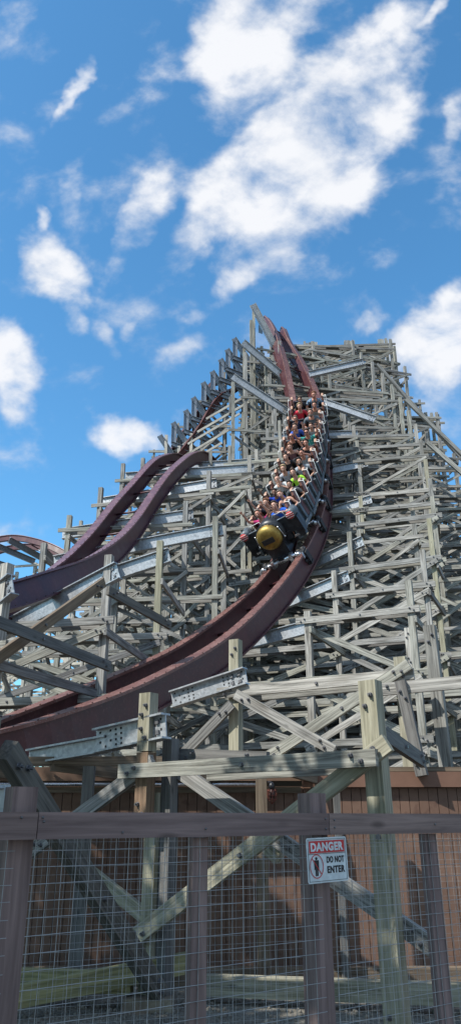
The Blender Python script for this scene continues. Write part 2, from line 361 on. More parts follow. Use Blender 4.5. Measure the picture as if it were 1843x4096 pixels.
def bent(P0,d,us,tops,label,group,cat='trestle frame',lev=1.5,sec=.15,det=False,mat=W_GREY,step=1.6,xprob=.8,phase=0,next_off=None,zmin=0.,name='timber_trestle_frame',planks=2):
    """a trestle frame across the track: columns at offsets us along d, ledgers in pairs, crossed braces bay by bay"""
    BD,BR=(.15,.145) if det else (.12,.11)
    P0=V(P0);d=V(d).normalized();n=d.cross(V((0,0,1)))      # n points to the camera side
    if n.y>0: n=-n
    root=empty(name,(P0.x,P0.y,0),label,cat,group)
    at=lambda u,z,o=0: V((P0.x,P0.y,0))+d*u+V((0,0,z))+n*o
    for u,t in zip(us,tops):
        if t<1: continue
        timber('column',at(u,-.15),at(u,t),sec,sec,n,random.choice([mat,mat,mat,W_POST if det else mat]),root)
        z=1.2+random.random()
        if t>3:
            while z<t-1.2:           # lapped splice timbers bolted beside the column
                if random.random()<.45: timber('splice_block',at(u+sec*.92*random.choice((-1,1)),z),at(u+sec*.92*random.choice((-1,1))*0+sec*.92*(1 if random.random()<.5 else -1),z+.9),sec*.8,sec*.75,n,mat,root) if False else timber('splice_block',at(u-sec*.88,z),at(u-sec*.88,z+.9),sec*.8,sec*.72,n,mat,root,endbolts=det)
                z+=3.4
    zt=max(tops);z=zt-.35-phase;levels=[]
    while z>zmin+.4: levels.append(z);z-=lev
    nb=0
    for li,z in enumerate(levels):
        i=0
        while i<len(us)-1:
            j=i+1
            if j<len(us)-1 and random.random()<.6 and min(tops[i:j+2])>z: j+=1
            if min(tops[i:j+1])>=z-.05 and nb<96:
                j_=random.uniform(-.05,.05)
                a,b=us[i]-random.uniform(.2,.32),us[j]+random.uniform(.2,.32)
                timber('beam',at(a,z+j_,sec/2+.031),at(b,z+j_,sec/2+.031),.055,BD,n,mat,root,endbolts=det);nb+=1
                if planks>1:
                    q=(b-a)
                    timber('beam',at(a+q*random.uniform(0,.15),z+j_-.03,-sec/2-.031),at(b-random.uniform(0,.1)*q,z+j_-.03,-sec/2-.031),.055,BD,n,mat,root);nb+=1
                    timber('packing_block',at(a+q*.38,z+j_-.015,0),at(a+q*.62,z+j_-.015,0),sec-.01,.12,n,W_DARK,root)
            i=j
    nx=0
    for i in range(len(us)-1):
        t=min(tops[i],tops[i+1]);k=0
        zz=[z for z in levels if z<=t]
        for z0,z1 in zip(zz[1:],zz):
            for s in(0,1):
                if random.random()<xprob and nx<98:
                    a,b=(us[i]-.12,z0-.05),(us[i+1]+.12,z1-.12)
                    if s: a,b=(us[i]-.12,z1-.12),(us[i+1]+.12,z0-.05)
                    o=(sec/2+.093) if s==0 else -(sec/2+.093)
                    timber('brace',at(a[0],a[1]+random.uniform(-.08,.08),o),at(b[0],b[1]+random.uniform(-.08,.08),o),.05,BR,n,mat,root,endbolts=det and s==0);nx+=1
    if next_off is not None:        # members tying this frame to the one behind it
        off=V(next_off)
        kk=0
        for u,t in zip(us,tops):
            for q,z in enumerate(levels):
                if z<t and q%2==0 and kk<40:
                    pa=at(u+sec*.8,z-.25);pb=pa+off
                    timber('tie_beam',pa-off*.1,pb+off*.1,.06,.15,d,mat,root);kk+=1
                if z<t and q%3==1 and kk<60 and random.random()<.7:
                    pa=at(u-sec*.9,z);pb=at(u-sec*.9,z-lev*1.1)+off
                    timber('tie_brace',pa,pb,.05,.15,d,random.choice([mat,W_DARK]),root);kk+=1
    return root,at,n
GA='timber trestle frames carrying the steep maroon track'
# frames up the drop; spacing 2.1 m along the track
sA=[9.6,12.6,15.2,17.2]+[19.0+1.75*i for i in range(14)]
fr=[]
for i,s in enumerate(sA):
    if s>cA.len: break
    c,t,S,U,sh=cA.at(s);fr.append((s,c,t,S,U,V((sh.x,sh.y,0)).normalized()))
for i,(s,c,t,S,U,sh) in enumerate(fr):
    top=c.z>24
    uL,uR=(-2.7,2.0) if top else (-1.6,2.0)
    if 14<s<18: uL=-1.3
    e=lambda u: c+S*u-U*.80
    us=[-4.4,-1.9,1.9,4.35,6.9] if c.y>16.5 else [-1.7,1.9,4.3,6.6]
    if c.y>29: us=[-1.5,1.9,4.35,7.0]
    if c.z>27: us=[-1.9,-.2,1.9,4.4,6.6,8.8]
    tops=[]
    for u in us:
        z=c.z+S.z*max(-2,min(2,u))*1.-.15
        if u<-2.5: z=min(z-.8, 16.5 if c.y>26 else z)
        if u>3: z=c.z+.3
        if u>6 and c.z<25: z=c.z-3.4
        if abs(u)<2.5 and c.z<25: z-=.25
        if u>9: z=c.z-4
        if u==4.4: z=c.z+.9
        if u in(6.6,8.8) and c.z>27: z=c.z+1.5
        q=c+sh*u
        tops.append(clip(q.x,q.y,max(z,1.5)))
    nxt=fr[i+1][1]-c if i+1<len(fr) else None
    if nxt is not None: nxt=V((nxt.x,nxt.y,0))
    near=s<16
    lab=ORD[i+2]+' timber trestle frame from the fence under the steep maroon track'
    root,at,n=bent(c,sh,us,tops,lab,GA,lev=1.42 if near else 1.5,sec=.135 if s>12 else .15,det=s<22,xprob=.85,phase=.35+.28*(i%3),next_off=nxt,zmin=0 if i>1 else .3)
    # galvanised ledger under the rails, tilted with the track
    if (i%2==0 or i<2) and s<35.5: steel('steel_ledger',e(uL),e(uR+.15),n,root,h=.32)
# rakers on the right flank of the hill
for i,(s,c,t,S,U,sh) in enumerate(fr):
    if s in (22.5,27.75,33.0):
        q=c+sh*4.6;r=c+sh*9.8
        z=clip(q.x,q.y,c.z+.2);z2=clip(r.x,r.y,z-6.5)
        n=sh.cross(V((0,0,1)))
        m=timber('raking_timber',V((q.x,q.y,z)),V((r.x,r.y,min(z2,z-3.6))),.14,.16,n,W_GREY,None)
        tag(m,'long raking timber at the right beside trestle frame '+ORD[i+2],'raking timber','raking timbers on the right flank')
# wall of lattice beyond the crest, right part of the skyline
GM='tall trestle frames behind the peak'
BK=[(0,37.0,27.9),(1,38.4,28.9),(2,39.8,29.8),(3,41.2,30.8)]
for i,Y,zt in BK:
    us=[-1.2,1.0,3.2,5.4,7.6,9.8]
    P0=V((1.9+.1*i,Y,0));d=V((1,-.06,0)).normalized()
    tops=[clip((P0+d*u).x,(P0+d*u).y,zt+.2*u*.3) for u in us]
    bent(P0,d,us,tops,ORD[i]+' tall timber frame behind the red peak, level across the skyline',GM,lev=1.35,sec=.14,xprob=.8,phase=.2*i,next_off=(0,1.4,0) if i<3 else None)
# deeper lattice at lower right
GR='lattice frames deep in the right side'
for i in range(9):
    Y=22.5+2.2*i
    us=[0,.092*Y,.19*Y]
    P0=V((.172*Y,Y,0));d=V((.94,-.34,0)).normalized()
    tops=[]
    for u in us:
        q=P0+d*u;tops.append(clip(q.x,q.y,(10.2+1.55*i)*(1. if u<.15*Y else .86)))
    bent(P0,d,us,tops,ORD[i]+' of the deep grey lattice frames right of the train',GR,lev=1.5,sec=.14,xprob=.95,phase=.1+.23*i,next_off=(.3,2.2,0) if i<8 and i%2==0 else None,planks=1)
GL='lattice frames deep between the two tracks'
for i in range(5):
    P0=V((-6.2+.15*i,28.5+1.7*i,0));d=V((.97,-.2,0)).normalized();us=[0,2.1,4.2,6.3,8.4]
    tops=[clip(-6.2+u,28.5+1.7*i,min(13.0+.45*u+.5*i,17.4)) for u in us]
    bent(P0,d,us,tops,ORD[i]+' of the deep lattice frames between purple track and drop',GL,lev=1.45,sec=.125,xprob=.9,phase=.25*i,planks=1)
# ---------------------------------------------------------------- frames under the purple track
GB='timber trestle frames carrying the purple track'
spB=[(1.3,-1.6,2.0),(3.6,-1.6,1.95),(6.4,-1.4,1.95),(9.8,-2.2,2.1),(12.9,-1.9,3.1),(15.4,-2.4,1.9),(18.4,-2.1,2.2),(21.6,-1.9,3.2),(24.6,-1.7,3.2)]
frB=[]
for s,a,b in spB:
    c,t,S,U,sh=cB.at(s);frB.append((s,c,t,S,U,V((sh.x,sh.y,0)).normalized(),a,b))
for i,(s,c,t,S,U,sh,a,b) in enumerate(frB):
    us=[-1.9,b-.02] if i not in(4,7) else [-1.9,.3,b-.02]
    if i>=5: us=[-1.9,0,b-.02,b+1.2]
    tops=[]
    for u in us:
        z=c.z+S.z*max(-2.,min(b,u))-.15
        if abs(u)<1.5: z-=.6
        if u>b+1: z=c.z-.9
        tops.append(z)
    nxt=None
    if i+1<len(frB): nxt=frB[i+1][1]-c;nxt=V((nxt.x,nxt.y,0))
    root,at,n=bent(c,sh,us,tops,ORD[i]+' timber trestle frame from the left edge under the purple track',GB,lev=1.5,sec=.15,det=i<4,xprob=.8,phase=1.0 if i<3 else .5,next_off=nxt)
    e=lambda u: c+S*u-U*.66
    steel('steel_ledger',e(a),e(b+.12),n,root,h=.36)
    if i==1:   # the big near braces seen below the ledger
        timber('brace',V((-3.6,8.95,4.12)),V((-1.95,12.0,3.86)),.06,.16,V((1,-.3,0)),W_DARK,root,endbolts=True)
        timber('brace',V((-3.6,9.9,3.2)),V((-2.15,12.05,5.3)),.06,.17,V((1,-.3,0)),W_BROWN,root,endbolts=True)
        timber('brace',V((-2.1,12.2,5.2)),V((-1.15,13.9,5.0)),.06,.16,V((1,-.3,0)),W_DARK,root,endbolts=True)
# ---------------------------------------------------------------- far pale lattice at the left
GC='distant pale lattice frames at the left'
for i in range(5):
    P0=V((-17+.6*i,38.5+1.9*i,0));d=V((1,-.22,0)).normalized()
    us=[2.3*k for k in range(9)];tops=[]
    for u in us:
        q=P0+d*u
        z=14.6-abs(q.x+12)*.16 if q.x<-7.5 else 13.0-.1*(q.x+7.5)
        if i>2: z-=.8
        tops.append(z-.3)
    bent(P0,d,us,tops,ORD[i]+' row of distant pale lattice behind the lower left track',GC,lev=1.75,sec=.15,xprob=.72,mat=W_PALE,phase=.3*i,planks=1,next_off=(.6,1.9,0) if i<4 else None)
for i,s in enumerate([1.5,4,6.5,9,11.2,13.4]):
    if s>cC.len-.2: break
    c,t,S,U,sh=cC.at(s)
    m=steel('steel_cross_beam',c-S*1.7-U*.64,c+S*1.7-U*.64,t,None,h=.3,mat=GALVD,holes=False)
    tag(m,'dark steel cross beam under the distant arched track, '+ORD[i]+' from the left','cross beam','cross beams under the distant arch')
# ---------------------------------------------------------------- stepped ridge of steel frames
TL=[(.2,33.25,25.34),(-.18,33.25,24.63),(-.53,33.25,24.01),(-.97,33.3,23.28),(-1.44,33.31,22.6),(-1.94,33.4,21.74),(-2.33,33.42,20.98),(-2.94,33.39,20.24),(-3.6,33.35,19.46)]
GD='steel outrigger frames stepping down the left ridge'
for i,q in enumerate(TL):
    q=V(q);root=empty('steel_outrigger_frame',q,('topmost' if i==0 else ORD[i])+' open wedge-shaped grey steel frame down the left ridge','steel frame',GD)
    n=V((0,-1,0))
    if i<8:
        steel('upright_leg',q+V((.05,0,.1)),q+V((.05,.05,-.98)),n,root,h=.26,w=.16,mat=GALVD,holes=False)
        steel('upright_leg',q+V((.42,.6,-.35)),q+V((.42,.65,-.98)),n,root,h=.2,w=.14,mat=GALVD,holes=False)
    steel('sloping_leg',q+V((-.02,-.05,.16)),q+V((1.35,.5,-1.9)),n,root,h=.26,w=.18,mat=GALVD,holes=False)
    steel('bottom_beam',q+V((-.05,0,-1.05)),q+V((1.7,.5,-1.5)),n,root,h=.22,w=.18,mat=GALVD,holes=False)
    # timber legs beneath
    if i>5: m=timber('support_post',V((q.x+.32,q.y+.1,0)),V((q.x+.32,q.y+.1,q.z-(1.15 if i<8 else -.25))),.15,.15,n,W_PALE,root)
GD2='slender lattice below the left ridge'
for i in range(2):
    P0=V((-3.9,33.7+1.2*i,0));d=V((1,0,0));us=[0,1.2,2.4,3.6]
    tops=[19.0+1.3*u-.4*i for u in us]
    bent(P0,d,us,tops,ORD[i]+' slender lattice row below the stepped steel ridge, nearest first',GD2,lev=1.5,sec=.10,xprob=.95,mat=W_GREY,phase=.2*i,planks=1,next_off=(0,1.2,0))
# long open braces stepping down the ridge outside
for i in range(6):
    a=V(TL[2+i])+V((1.9,-.35,-1.9));b=a+V((-2.6,0,-1.75))
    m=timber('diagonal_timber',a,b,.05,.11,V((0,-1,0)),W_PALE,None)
    tag(m,'slim pale diagonal timber crossing the posts below the left ridge, '+ORD[i]+' from the top','diagonal timber','slim diagonals below the ridge')
# long galvanised arms at the peak
GP='bright steel arms bracing the peak'
tall=[((1.2,32.7,27.35),(2.42,33.4,25.0)),((.62,31.6,24.1),(2.72,32.2,22.4)),((.1,30.3,21.2),(2.7,30.6,19.4))]
for i,(a,b) in enumerate(tall):
    m=steel('bracing_girder',a,b,V((-.2,-1,.1)),None,h=.36,w=.18)
    tag(m,['topmost bright steel arm running from the tip of the hill down to the red rail','middle bright steel arm slanting down to the left red rail','lowest bright steel arm slanting to the red rail above the last riders'][i],'girder',GP)
for i,(a,b) in enumerate([((3.9,31.2,21.9),(6.6,31.0,22.5)),((4.3,29.8,19.5),(6.5,29.2,18.2))]):
    m=steel('bracing_girder',a,b,V((0,-1,.1)),None,h=.36,w=.18)
    tag(m,['bright steel arm reaching right from the right red rail above the train','bright steel arm slanting down right beside the last riders'][i],'girder',GP)
# tall posts at the left of the peak
for i,(x,y,z) in enumerate([(1.25,32.9,27.0),(.7,31.9,23.9)]):
    r=timber('tall_post',(x,y,0),(x,y,z),.15,.15,V((0,-1,0)),W_GREY,None)
    tag(r,['tallest pale post standing at the very tip of the hill','pale post under the middle bright steel girder'][i],'post','tall posts left of the peak')
for i,(x,y,z,u) in enumerate([(.12,30.35,20.9,2.45),(.75,31.5,23.4,2.1),(1.1,32.6,26.2,1.5)]):
    bent((x,y,0),(1,.12,0),[0,u],[z,z-1.2],['front','middle','rear'][i]+' braced timber panel left of the last riders under the bright girders','braced panels left of the drop',lev=2.0,sec=.15,xprob=1.,phase=.3,planks=1)
# ---------------------------------------------------------------- nearest trestle frame (in front of the shed)
def frame_at(P,Q):
    P=V((*P,0));Q=V((*Q,0));d=(Q-P).normalized();n=d.cross(V((0,0,1)));
    if n.y>0:n=-n
    return (lambda u,z,o=0: P+d*u+V((0,0,z))+n*o),n,d
at0,n0,d0=frame_at((-.74,7.96),(1.26,6.56))
r0=empty('timber_trestle_frame',at0(0,0),'nearest trestle frame, two big mossy posts and a grey beam before the brown shed','trestle frame')
def T0(nm,a,b,w,h,mat,o=0,eb=True): return timber(nm,at0(a[0],a[1],o),at0(b[0],b[1],o),w,h,n0,mat,r0,endbolts=eb)
T0('column',(-.02,0.0),(-.02,1.83),.13,.145,W_POST,0)
T0('column',(-.04,2.22),(-.04,2.8),.13,.15,W_POST,.14)
T0('splice_block',(-.04,1.5),(-.04,2.21),.13,.15,wood('rust_stained_timber',(.27,.18,.115),(.13,.08,.05)),.14)
T0('column',(.12,0.0),(.12,2.35),.12,.12,W_DARK,-.05,False)
T0('column',(2.43,0),(2.40,2.71),.15,.16,W_POST)
T0('beam',(-.29,2.03),(2.53,2.05),.06,.135,W_GREY,.25)
T0('beam',(.55,2.0),(2.4,2.02),.06,.135,W_GREY,-.12,False)
T0('brace',(2.6,2.17),(-.14,.52),.06,.15,W_GREEN if False else W_POST,.17)
T0('brace',(.0,2.14),(2.75,.66),.06,.14,W_GREY,-.12)
T0('brace',(.08,2.12),(-1.62,1.25),.06,.14,W_GREY,.17)
T0('brace',(-1.42,1.28),(.02,.62),.06,.13,W_POST,-.1)
T0('cut_timber_end',(1.05,1.47),(1.32,1.27),.12,.14,W_POST,-.2,False)
T0('cut_timber_end',(-1.45,1.32),(-1.28,1.1),.12,.14,W_POST,-.2,False)
steel('steel_ledger',at0(-1.85,2.24,.1),at0(-.62,2.33,.1),n0,r0,h=.17,w=.13,holes=False)
steel('steel_ledger',at0(-.76,2.36,.13),at0(.20,2.46,.13),n0,r0,h=.25,w=.15)
T0('beam',(0.1,2.2),(1.2,2.12),.06,.13,W_DARK,-.2)
kn=timber('brace',V((1.27,6.85,2.36)),V((2.2,8.91,2.2)),.06,.15,V((1,-.4,0)),W_DARK,r0,endbolts=True)
# second frame from the fence
at1,n1,d1=frame_at((.1,10.6),(2.05,9.6))
r1=empty('timber_trestle_frame',at1(0,0),'second nearest trestle frame, rising just behind the shed roof','trestle frame')
def T1(nm,a,b,w,h,mat,o=0,eb=True): return timber(nm,at1(a[0],a[1],o),at1(b[0],b[1],o),w,h,n1,mat,r1,endbolts=eb)
T1('column',(-.03,0),(-.03,3.98),.14,.15,W_POST);T1('column',(2.37,0),(2.35,3.51),.14,.15,W_POST);T1('column',(2.75,0),(2.70,3.95),.14,.15,W_GREY,-.3)
T1('beam',(-.26,3.22),(2.53,3.27),.06,.145,W_GREY,.11);T1('beam',(.1,3.18),(2.3,3.22),.06,.145,W_GREY,-.11,False)
T1('brace',(.06,3.18),(1.45,2.38),.06,.14,W_GREY,.17);T1('brace',(.5,2.32),(2.5,3.38),.06,.14,W_GREY,.17)
T1('brace',(2.4,3.16),(2.56,2.05),.1,.13,W_DARK,.3);T1('beam',(2.0,3.08),(4.3,3.12),.06,.15,W_GREY,.25)
T1('brace',(-.9,2.3),(.0,3.05),.06,.14,W_GREY,.17)
steel('steel_ledger',at1(-1.0,3.18,.12),at1(.20,3.43,.12),n1,r1,h=.24,w=.15)
# frame left out near the fence: raker and ledger end
rk=timber('raking_timber',V((-1.50,5.17,2.02)),V((-.64,7.84,.12)),.11,.15,V((.8,-.5,0)),W_DARK,None,endbolts=True)
tag(rk,'dark raking timber falling from the top left to the foot of the left mossy post','raking timber')
rk2=timber('raking_timber',V((-1.72,5.35,2.0)),V((-1.60,4.95,2.16)),.16,.17,V((.8,-.5,0)),W_POST,None)
tag(rk2,'short mossy timber end beside the raking timber at the left edge','timber end')
lg=steel('steel_ledger',V((-2.6,5.2,1.62)),V((-1.38,4.85,1.70)),V((.2,-1,0)),None,h=.17,w=.12)
tag(lg,'pale drilled steel beam end poking in at the left edge above the fence','steel beam')
# ground timbers
for i,(a,b,mt,l) in enumerate([((-3.2,8.3,.2),(-.9,7.9,.2),W_GREEN,'mossy yellow-green sill timber on the gravel at the lower left'),((-2.4,7.3,.1),(-.35,8.1,.34),W_GREEN,'dark green timber lying slanted to the foot of the left post'),((-.3,8.15,.14),(3.6,7.35,.16),W_POST,'long pale sill timber on the gravel at the lower right'),((-3.4,8.9,.08),(3.4,8.9,.08),W_BROWN,'low dusty sill board along the foot of the shed')]):
    o=timber('sill_timber',a,b,.12,.17,V((0,-1,0)),mt,None);tag(o,l,'sill timber')
o=MB();o.box((-.72,7.85,.06),(.24,.2,.09));o.box((1.35,6.75,.04),(.25,.2,.08))
c_=painted('stained_concrete',(.16,.13,.10),(.26,.22,.16),.9,0,6,.3)
tag(MB.build(o,'concrete_footing',c_),'stained concrete footings under the two mossy posts','footing') if False else None
for nm,(x,y) in (('under the left mossy post',(-.74,7.92)),('under the right mossy post',(1.2,6.66))):
    m=MB();m.prism([(-.24,-.1),(.24,-.1),(.21,.1),(-.21,.1)],-.2,.2);q=m.build('concrete_footing',c_,None,Matrix.Translation((x,y,.0)));tag(q,'stained concrete footing '+nm,'footing')
# ---------------------------------------------------------------- shed
sh_=empty('wooden_shed',(0,9.3,0),'long low brown wooden shed with vertical board siding behind the mesh fence','shed')
m=MB();x=-7
m.box((0,9.42,.96),(7.2,.06,.98))
while x<7.2:
    m.box((x,9.33+random.uniform(-.002,.002),.96),(.053,.03,.96));x+=.113
m.build('siding',SIDING,sh_)
m=MB();m.box((4.05,9.26,2.015),(3.2,.04,.085));m.build('fascia_board',FASCIA,sh_)
m=MB();m.box((-3.1,9.16,2.07),(3.92,.03,.075));m.build('eaves_board',painted('darker_brown_board',(.15,.09,.06),(.20,.13,.09),.8,0,2,.1),sh_)
m=MB();m.box((-3.1,9.24,1.90),(3.92,.03,.032));m.build('trim_board',W_BROWN,sh_)
m=MB();m.tube([(-7,9.12,1.955),(.36,9.12,1.955)],.018,10);m.build('conduit',CHROME,sh_)
m=MB();m.prism([(-7.2,0),(7.2,0),(7.2,.05),(-7.2,.05)],0,3.2);m.build('roof',W_BROWN,sh_,Matrix.Translation((0,9.33,2.11))@Matrix.Rotation(R(-2),4,'X'))
m=MB();m.box((0,9.27,.02),(7.2,.02,.05));m.build('base_flashing',BLACK,sh_)
for i,(x,l) in enumerate([(.34,'dark square post at the shed front below the caged lamp'),(-1.58,'dark square post at the shed front left of the mossy post'),(1.17,'slim dark post at the shed front behind the right mossy post')]):
    w_=.12 if i<2 else .07
    o=timber('shed_post',(x,8.75,0),(x,8.75,2.13),w_,w_,V((0,-1,0)),W_DARK if i!=0 else W_BROWN,None);tag(o,l,'post')
o=timber('outlooker_beam',(.36,8.7,2.17),(1.0,9.2,2.03),.06,.13,V((1,-1,0)),W_BROWN,sh_)
for x in(-3.2,-2.0,-1.0): timber('outlooker_beam',(x,8.7,2.14),(x+.9,9.15,2.05),.05,.12,V((1,-1,0)),W_BROWN,sh_)
timber('eaves_beam',(-5,8.72,2.17),(.34,8.72,2.19),.06,.10,V((0,-1,0)),W_BROWN,sh_)
lp=empty('caged_lamp',(.44,9.0,1.9),'small caged bulkhead lamp hanging under the shed eaves by the dark post','lamp')
m=MB();m.ell((.47,8.98,1.93),(.035,.035,.045));m.tube([(.44,9.1,1.98),(.47,8.98,1.97)],.015,6);m.build('lamp_base',BLACK,lp)
m=MB();m.ell((.47,8.98,1.85),(.033,.033,.055));m.build('glass_globe',flat('dusty_globe_glass',(.10,.05,.045),.3),lp)
m=MB()
for k in range(8):
    a=k*math.pi/4;m.tube([(.47+math.cos(a)*.05,8.98+math.sin(a)*.05,1.9),(.47+math.cos(a)*.05,8.98+math.sin(a)*.05,1.79),(.47,8.98,1.74)],.004,5)
for z in(1.88,1.83,1.79): m.tube([(.47+math.cos(a)*.05,8.98+math.sin(a)*.05,z) for a in [j*math.pi/6 for j in range(13)]],.004,5)
m.build('wire_cage',flat('rusty_wire',(.2,.06,.04)),lp)
# ---------------------------------------------------------------- mesh fence
fx=V((.8285,.5600,0));fn=V((.56,-.8285,0));F0=V((0,3.2,0))
fp=lambda s,z,o=0: F0+fx*s+fn*o+V((0,0,z))
fe=empty('mesh_fence',fp(0,0),'brown timber fence with galvanised square wire mesh across the foreground','fence')
s1,s2,s3,s4=-.835,-.13,.50,1.165
for s in(s1,s3,s3+1.33,s1-1.33):
    m=timber('fence_post',fp(s,0,-.09),fp(s,1.70 if s in (s1,s3) else 1.6,-.09),.089,.089,fn,W_FENCE,fe)
for s in(s2,s4,s4+1.33,s1-.66):
    timber('stile',fp(s,0,-.035),fp(s,1.528,-.035),.04,.075 if s!=s2 else .068,fn,W_FENCE,fe)
for a,b in((s1-2.5,s1+.028),(s1+.031,s3-.0),(s3+.003,s3+2.6)):
    o=timber('top_rail',fp(a,1.574,.0),fp(b,1.574,.0),.04,.086,fn,W_FENCE,fe)
for a in((s1+.045,1.60),(s1+.05,1.587),(s3-.02,1.595),(s3-.02,1.555),(s3+.03,1.59),(s3+.03,1.56),(s1+.35,1.55),(s2+.0,1.56),(s4,1.57),(s1-.03,1.60)):
    P=fp(a[0],a[1],.0215);m=MB();m.tube([P,P+fn*.002],.0042,8);m.build('nail_head',BOLT,fe)
def wirepanel(a,b,z0,z1,pf,wr=.00165,sp=.0508,o=-.012):
    m=MB();s=a+.01
    while s<b:
        pts=[pf(s+.0012*math.sin(z*9+s*30),z,o) for z in (z0,z0+(z1-z0)*.25,z0+(z1-z0)*.5,z0+(z1-z0)*.75,z1)]
        m.tube(pts,wr,5,False);s+=sp
    z=z1-.035
    while z>z0:
        n=max(2,int((b-a)/.25))
        m.tube([pf(a+(b-a)*k/n,z+.0012*math.sin(k*2.1+z*40),o+.0033) for k in range(n+1)],wr,5,False);z-=sp
    return m
for a,b in((s1-2.2,s1-.03),(s1+.03,s3-.03),(s3+.03,s3+1.3),(s3+1.35,s3+2.5)):
    wirepanel(a,b,.3,1.53,fp,.00125).build('wire_mesh',WIRE,fe)
# inner mesh fence standing between the outer fence and the trestle
F1=V((0,5.9,0));fp1=lambda s,z,o=0: F1+V((.955,.295,0))*s+V((.295,-.955,0))*o+V((0,0,z))
fi=empty('inner_mesh_fence',fp1(0,0),'second finer wire mesh standing behind the brown fence and in front of the posts','fence')
wirepanel(-2.2,3.2,.05,1.53,fp1,.0009).build('wire_mesh',WIRE,fi)
m=MB();m.tube([fp1(-2.2,1.53),fp1(3.2,1.53)],.004,6);m.build('top_wire',WIRE,fi)
# ---------------------------------------------------------------- danger sign
def text_mesh(s,size,ext=.0006,bold=0.,sx=1.):
    cu=bpy.data.curves.new('t','FONT');cu.body=s;cu.size=size;cu.extrude=ext;cu.offset=bold;cu.space_character=1.1;cu.align_x='CENTER';cu.align_y='CENTER'
    o=bpy.data.objects.new('t',cu);col.objects.link(o);dg=bpy.context.evaluated_depsgraph_get();me=bpy.data.meshes.new_from_object(o.evaluated_get(dg))
    bpy.data.objects.remove(o);me.materials.clear()
    xs=[v.co.x for v in me.vertices];ys=[v.co.y for v in me.vertices];cx=(min(xs)+max(xs))/2;cy=(min(ys)+max(ys))/2
    for v in me.vertices: v.co.x=(v.co.x-cx)*sx;v.co.y-=cy
    return me,(max(xs)-min(xs)),(max(ys)-min(ys))
SW,SH=.222,.172
sg=empty('danger_sign',fp(s3-.035,1.435,.03),'white and red DANGER DO NOT ENTER sign nailed to the fence post','sign')
Ms=Matrix((fx,V((0,0,1)),fn)).transposed().to_4x4()@Matrix.Rotation(R(1.5),4,'Z');Ms.translation=fp(s3-.03,1.436,.034)
SWH=flat('sign_white',(.62,.70,.72),.4);SRD=flat('sign_red',(.55,.03,.035),.4);SBK=flat('sign_black',(.012,.012,.016),.5)
def rrect(w,h,r,z0,z1):
    m=MB();pl=[]
    for cx,cy,a0 in((w/2-r,h/2-r,0),(-w/2+r,h/2-r,90),(-w/2+r,-h/2+r,180),(w/2-r,-h/2+r,270)):
        for k in range(5): a=R(a0+k*22.5);pl.append((cx+r*math.cos(a),cy+r*math.sin(a)))
    n=len(pl);m.add([(x,y,z0) for x,y in pl]+[(x,y,z1) for x,y in pl],[tuple(reversed(range(n))),tuple(range(n,2*n))]+[(i,(i+1)%n,n+(i+1)%n,n+i) for i in range(n)])
    return m
rrect(SW,SH,.008,-.0015,0).build('sign_plate',SWH,sg,Ms)
m=MB()
def ringrect(m,w,h,t,z):
    for x,y,a,b in((0,h/2,w/2+t/2,t/2),(0,-h/2,w/2+t/2,t/2),(-w/2,0,t/2,h/2-t/2),(w/2,0,t/2,h/2-t/2)): m.box((x,y,z),(a,b,.0004))
ringrect(m,SW-.016,SH-.014,.0016,.0006);m.box((0,.024,.0006),(SW/2-.009,.0009,.0004))
m.build('border_line',SBK,sg,Ms)
m=MB();m.box((0,.0505,.0006),(SW/2-.013,.0235,.0004));m.build('red_band',SRD,sg,Ms)
def put(s,w,h,x,y,z,mat,nm,bold=.002):
    me,tw,th=text_mesh(s,.04,.0004,bold)
    for v in me.vertices: v.co=V((v.co.x*w/tw+x,v.co.y*h/th+y,v.co.z+z))
    link(nm,me,mat,sg,Ms)
put('DANGER',.180,.034,0,.0505,.0018,SWH,'danger_lettering',.0018)
put('DO NOT',.098,.025,.043,.000,.0012,SBK,'lettering',.0016)
put('ENTER',.098,.027,.044,-.038,.0012,SBK,'lettering',.0016)
m=MB();cx,cy=-.062,-.0225
n=28;R1,R2=(.037,.046),(.0335,.0425)
vs=[(cx+r[0]*math.cos(2*math.pi*k/n),cy+r[1]*math.sin(2*math.pi*k/n),.0022) for r in(R1,R2) for k in range(n)]
m.add(vs,[(k,(k+1)%n,n+(k+1)%n,n+k) for k in range(n)])
a=R(-52);m.box((cx,cy,.0024),(.040,.0017,.0003),Matrix.Rotation(a,3,'Z'));m.build('prohibition_ring',SRD,sg,Ms)
m=MB();m.tube([(cx,cy+.030,.0006),(cx,cy+.030,.0012)],.0058,14)
m.box((cx,cy+.008,.0012),(.0078,.0145,.0004));m.box((cx-.0105,cy+.004,.0012),(.0018,.0165,.0004));m.box((cx+.0105,cy+.004,.0012),(.0018,.0165,.0004))
m.box((cx,cy+.0210,.0012),(.0123,.0022,.0004))
m.box((cx-.0042,cy-.021,.0012),(.0033,.015,.0004));m.box((cx+.0042,cy-.021,.0012),(.0033,.015,.0004));m.build('person_pictogram',SBK,sg,Ms)
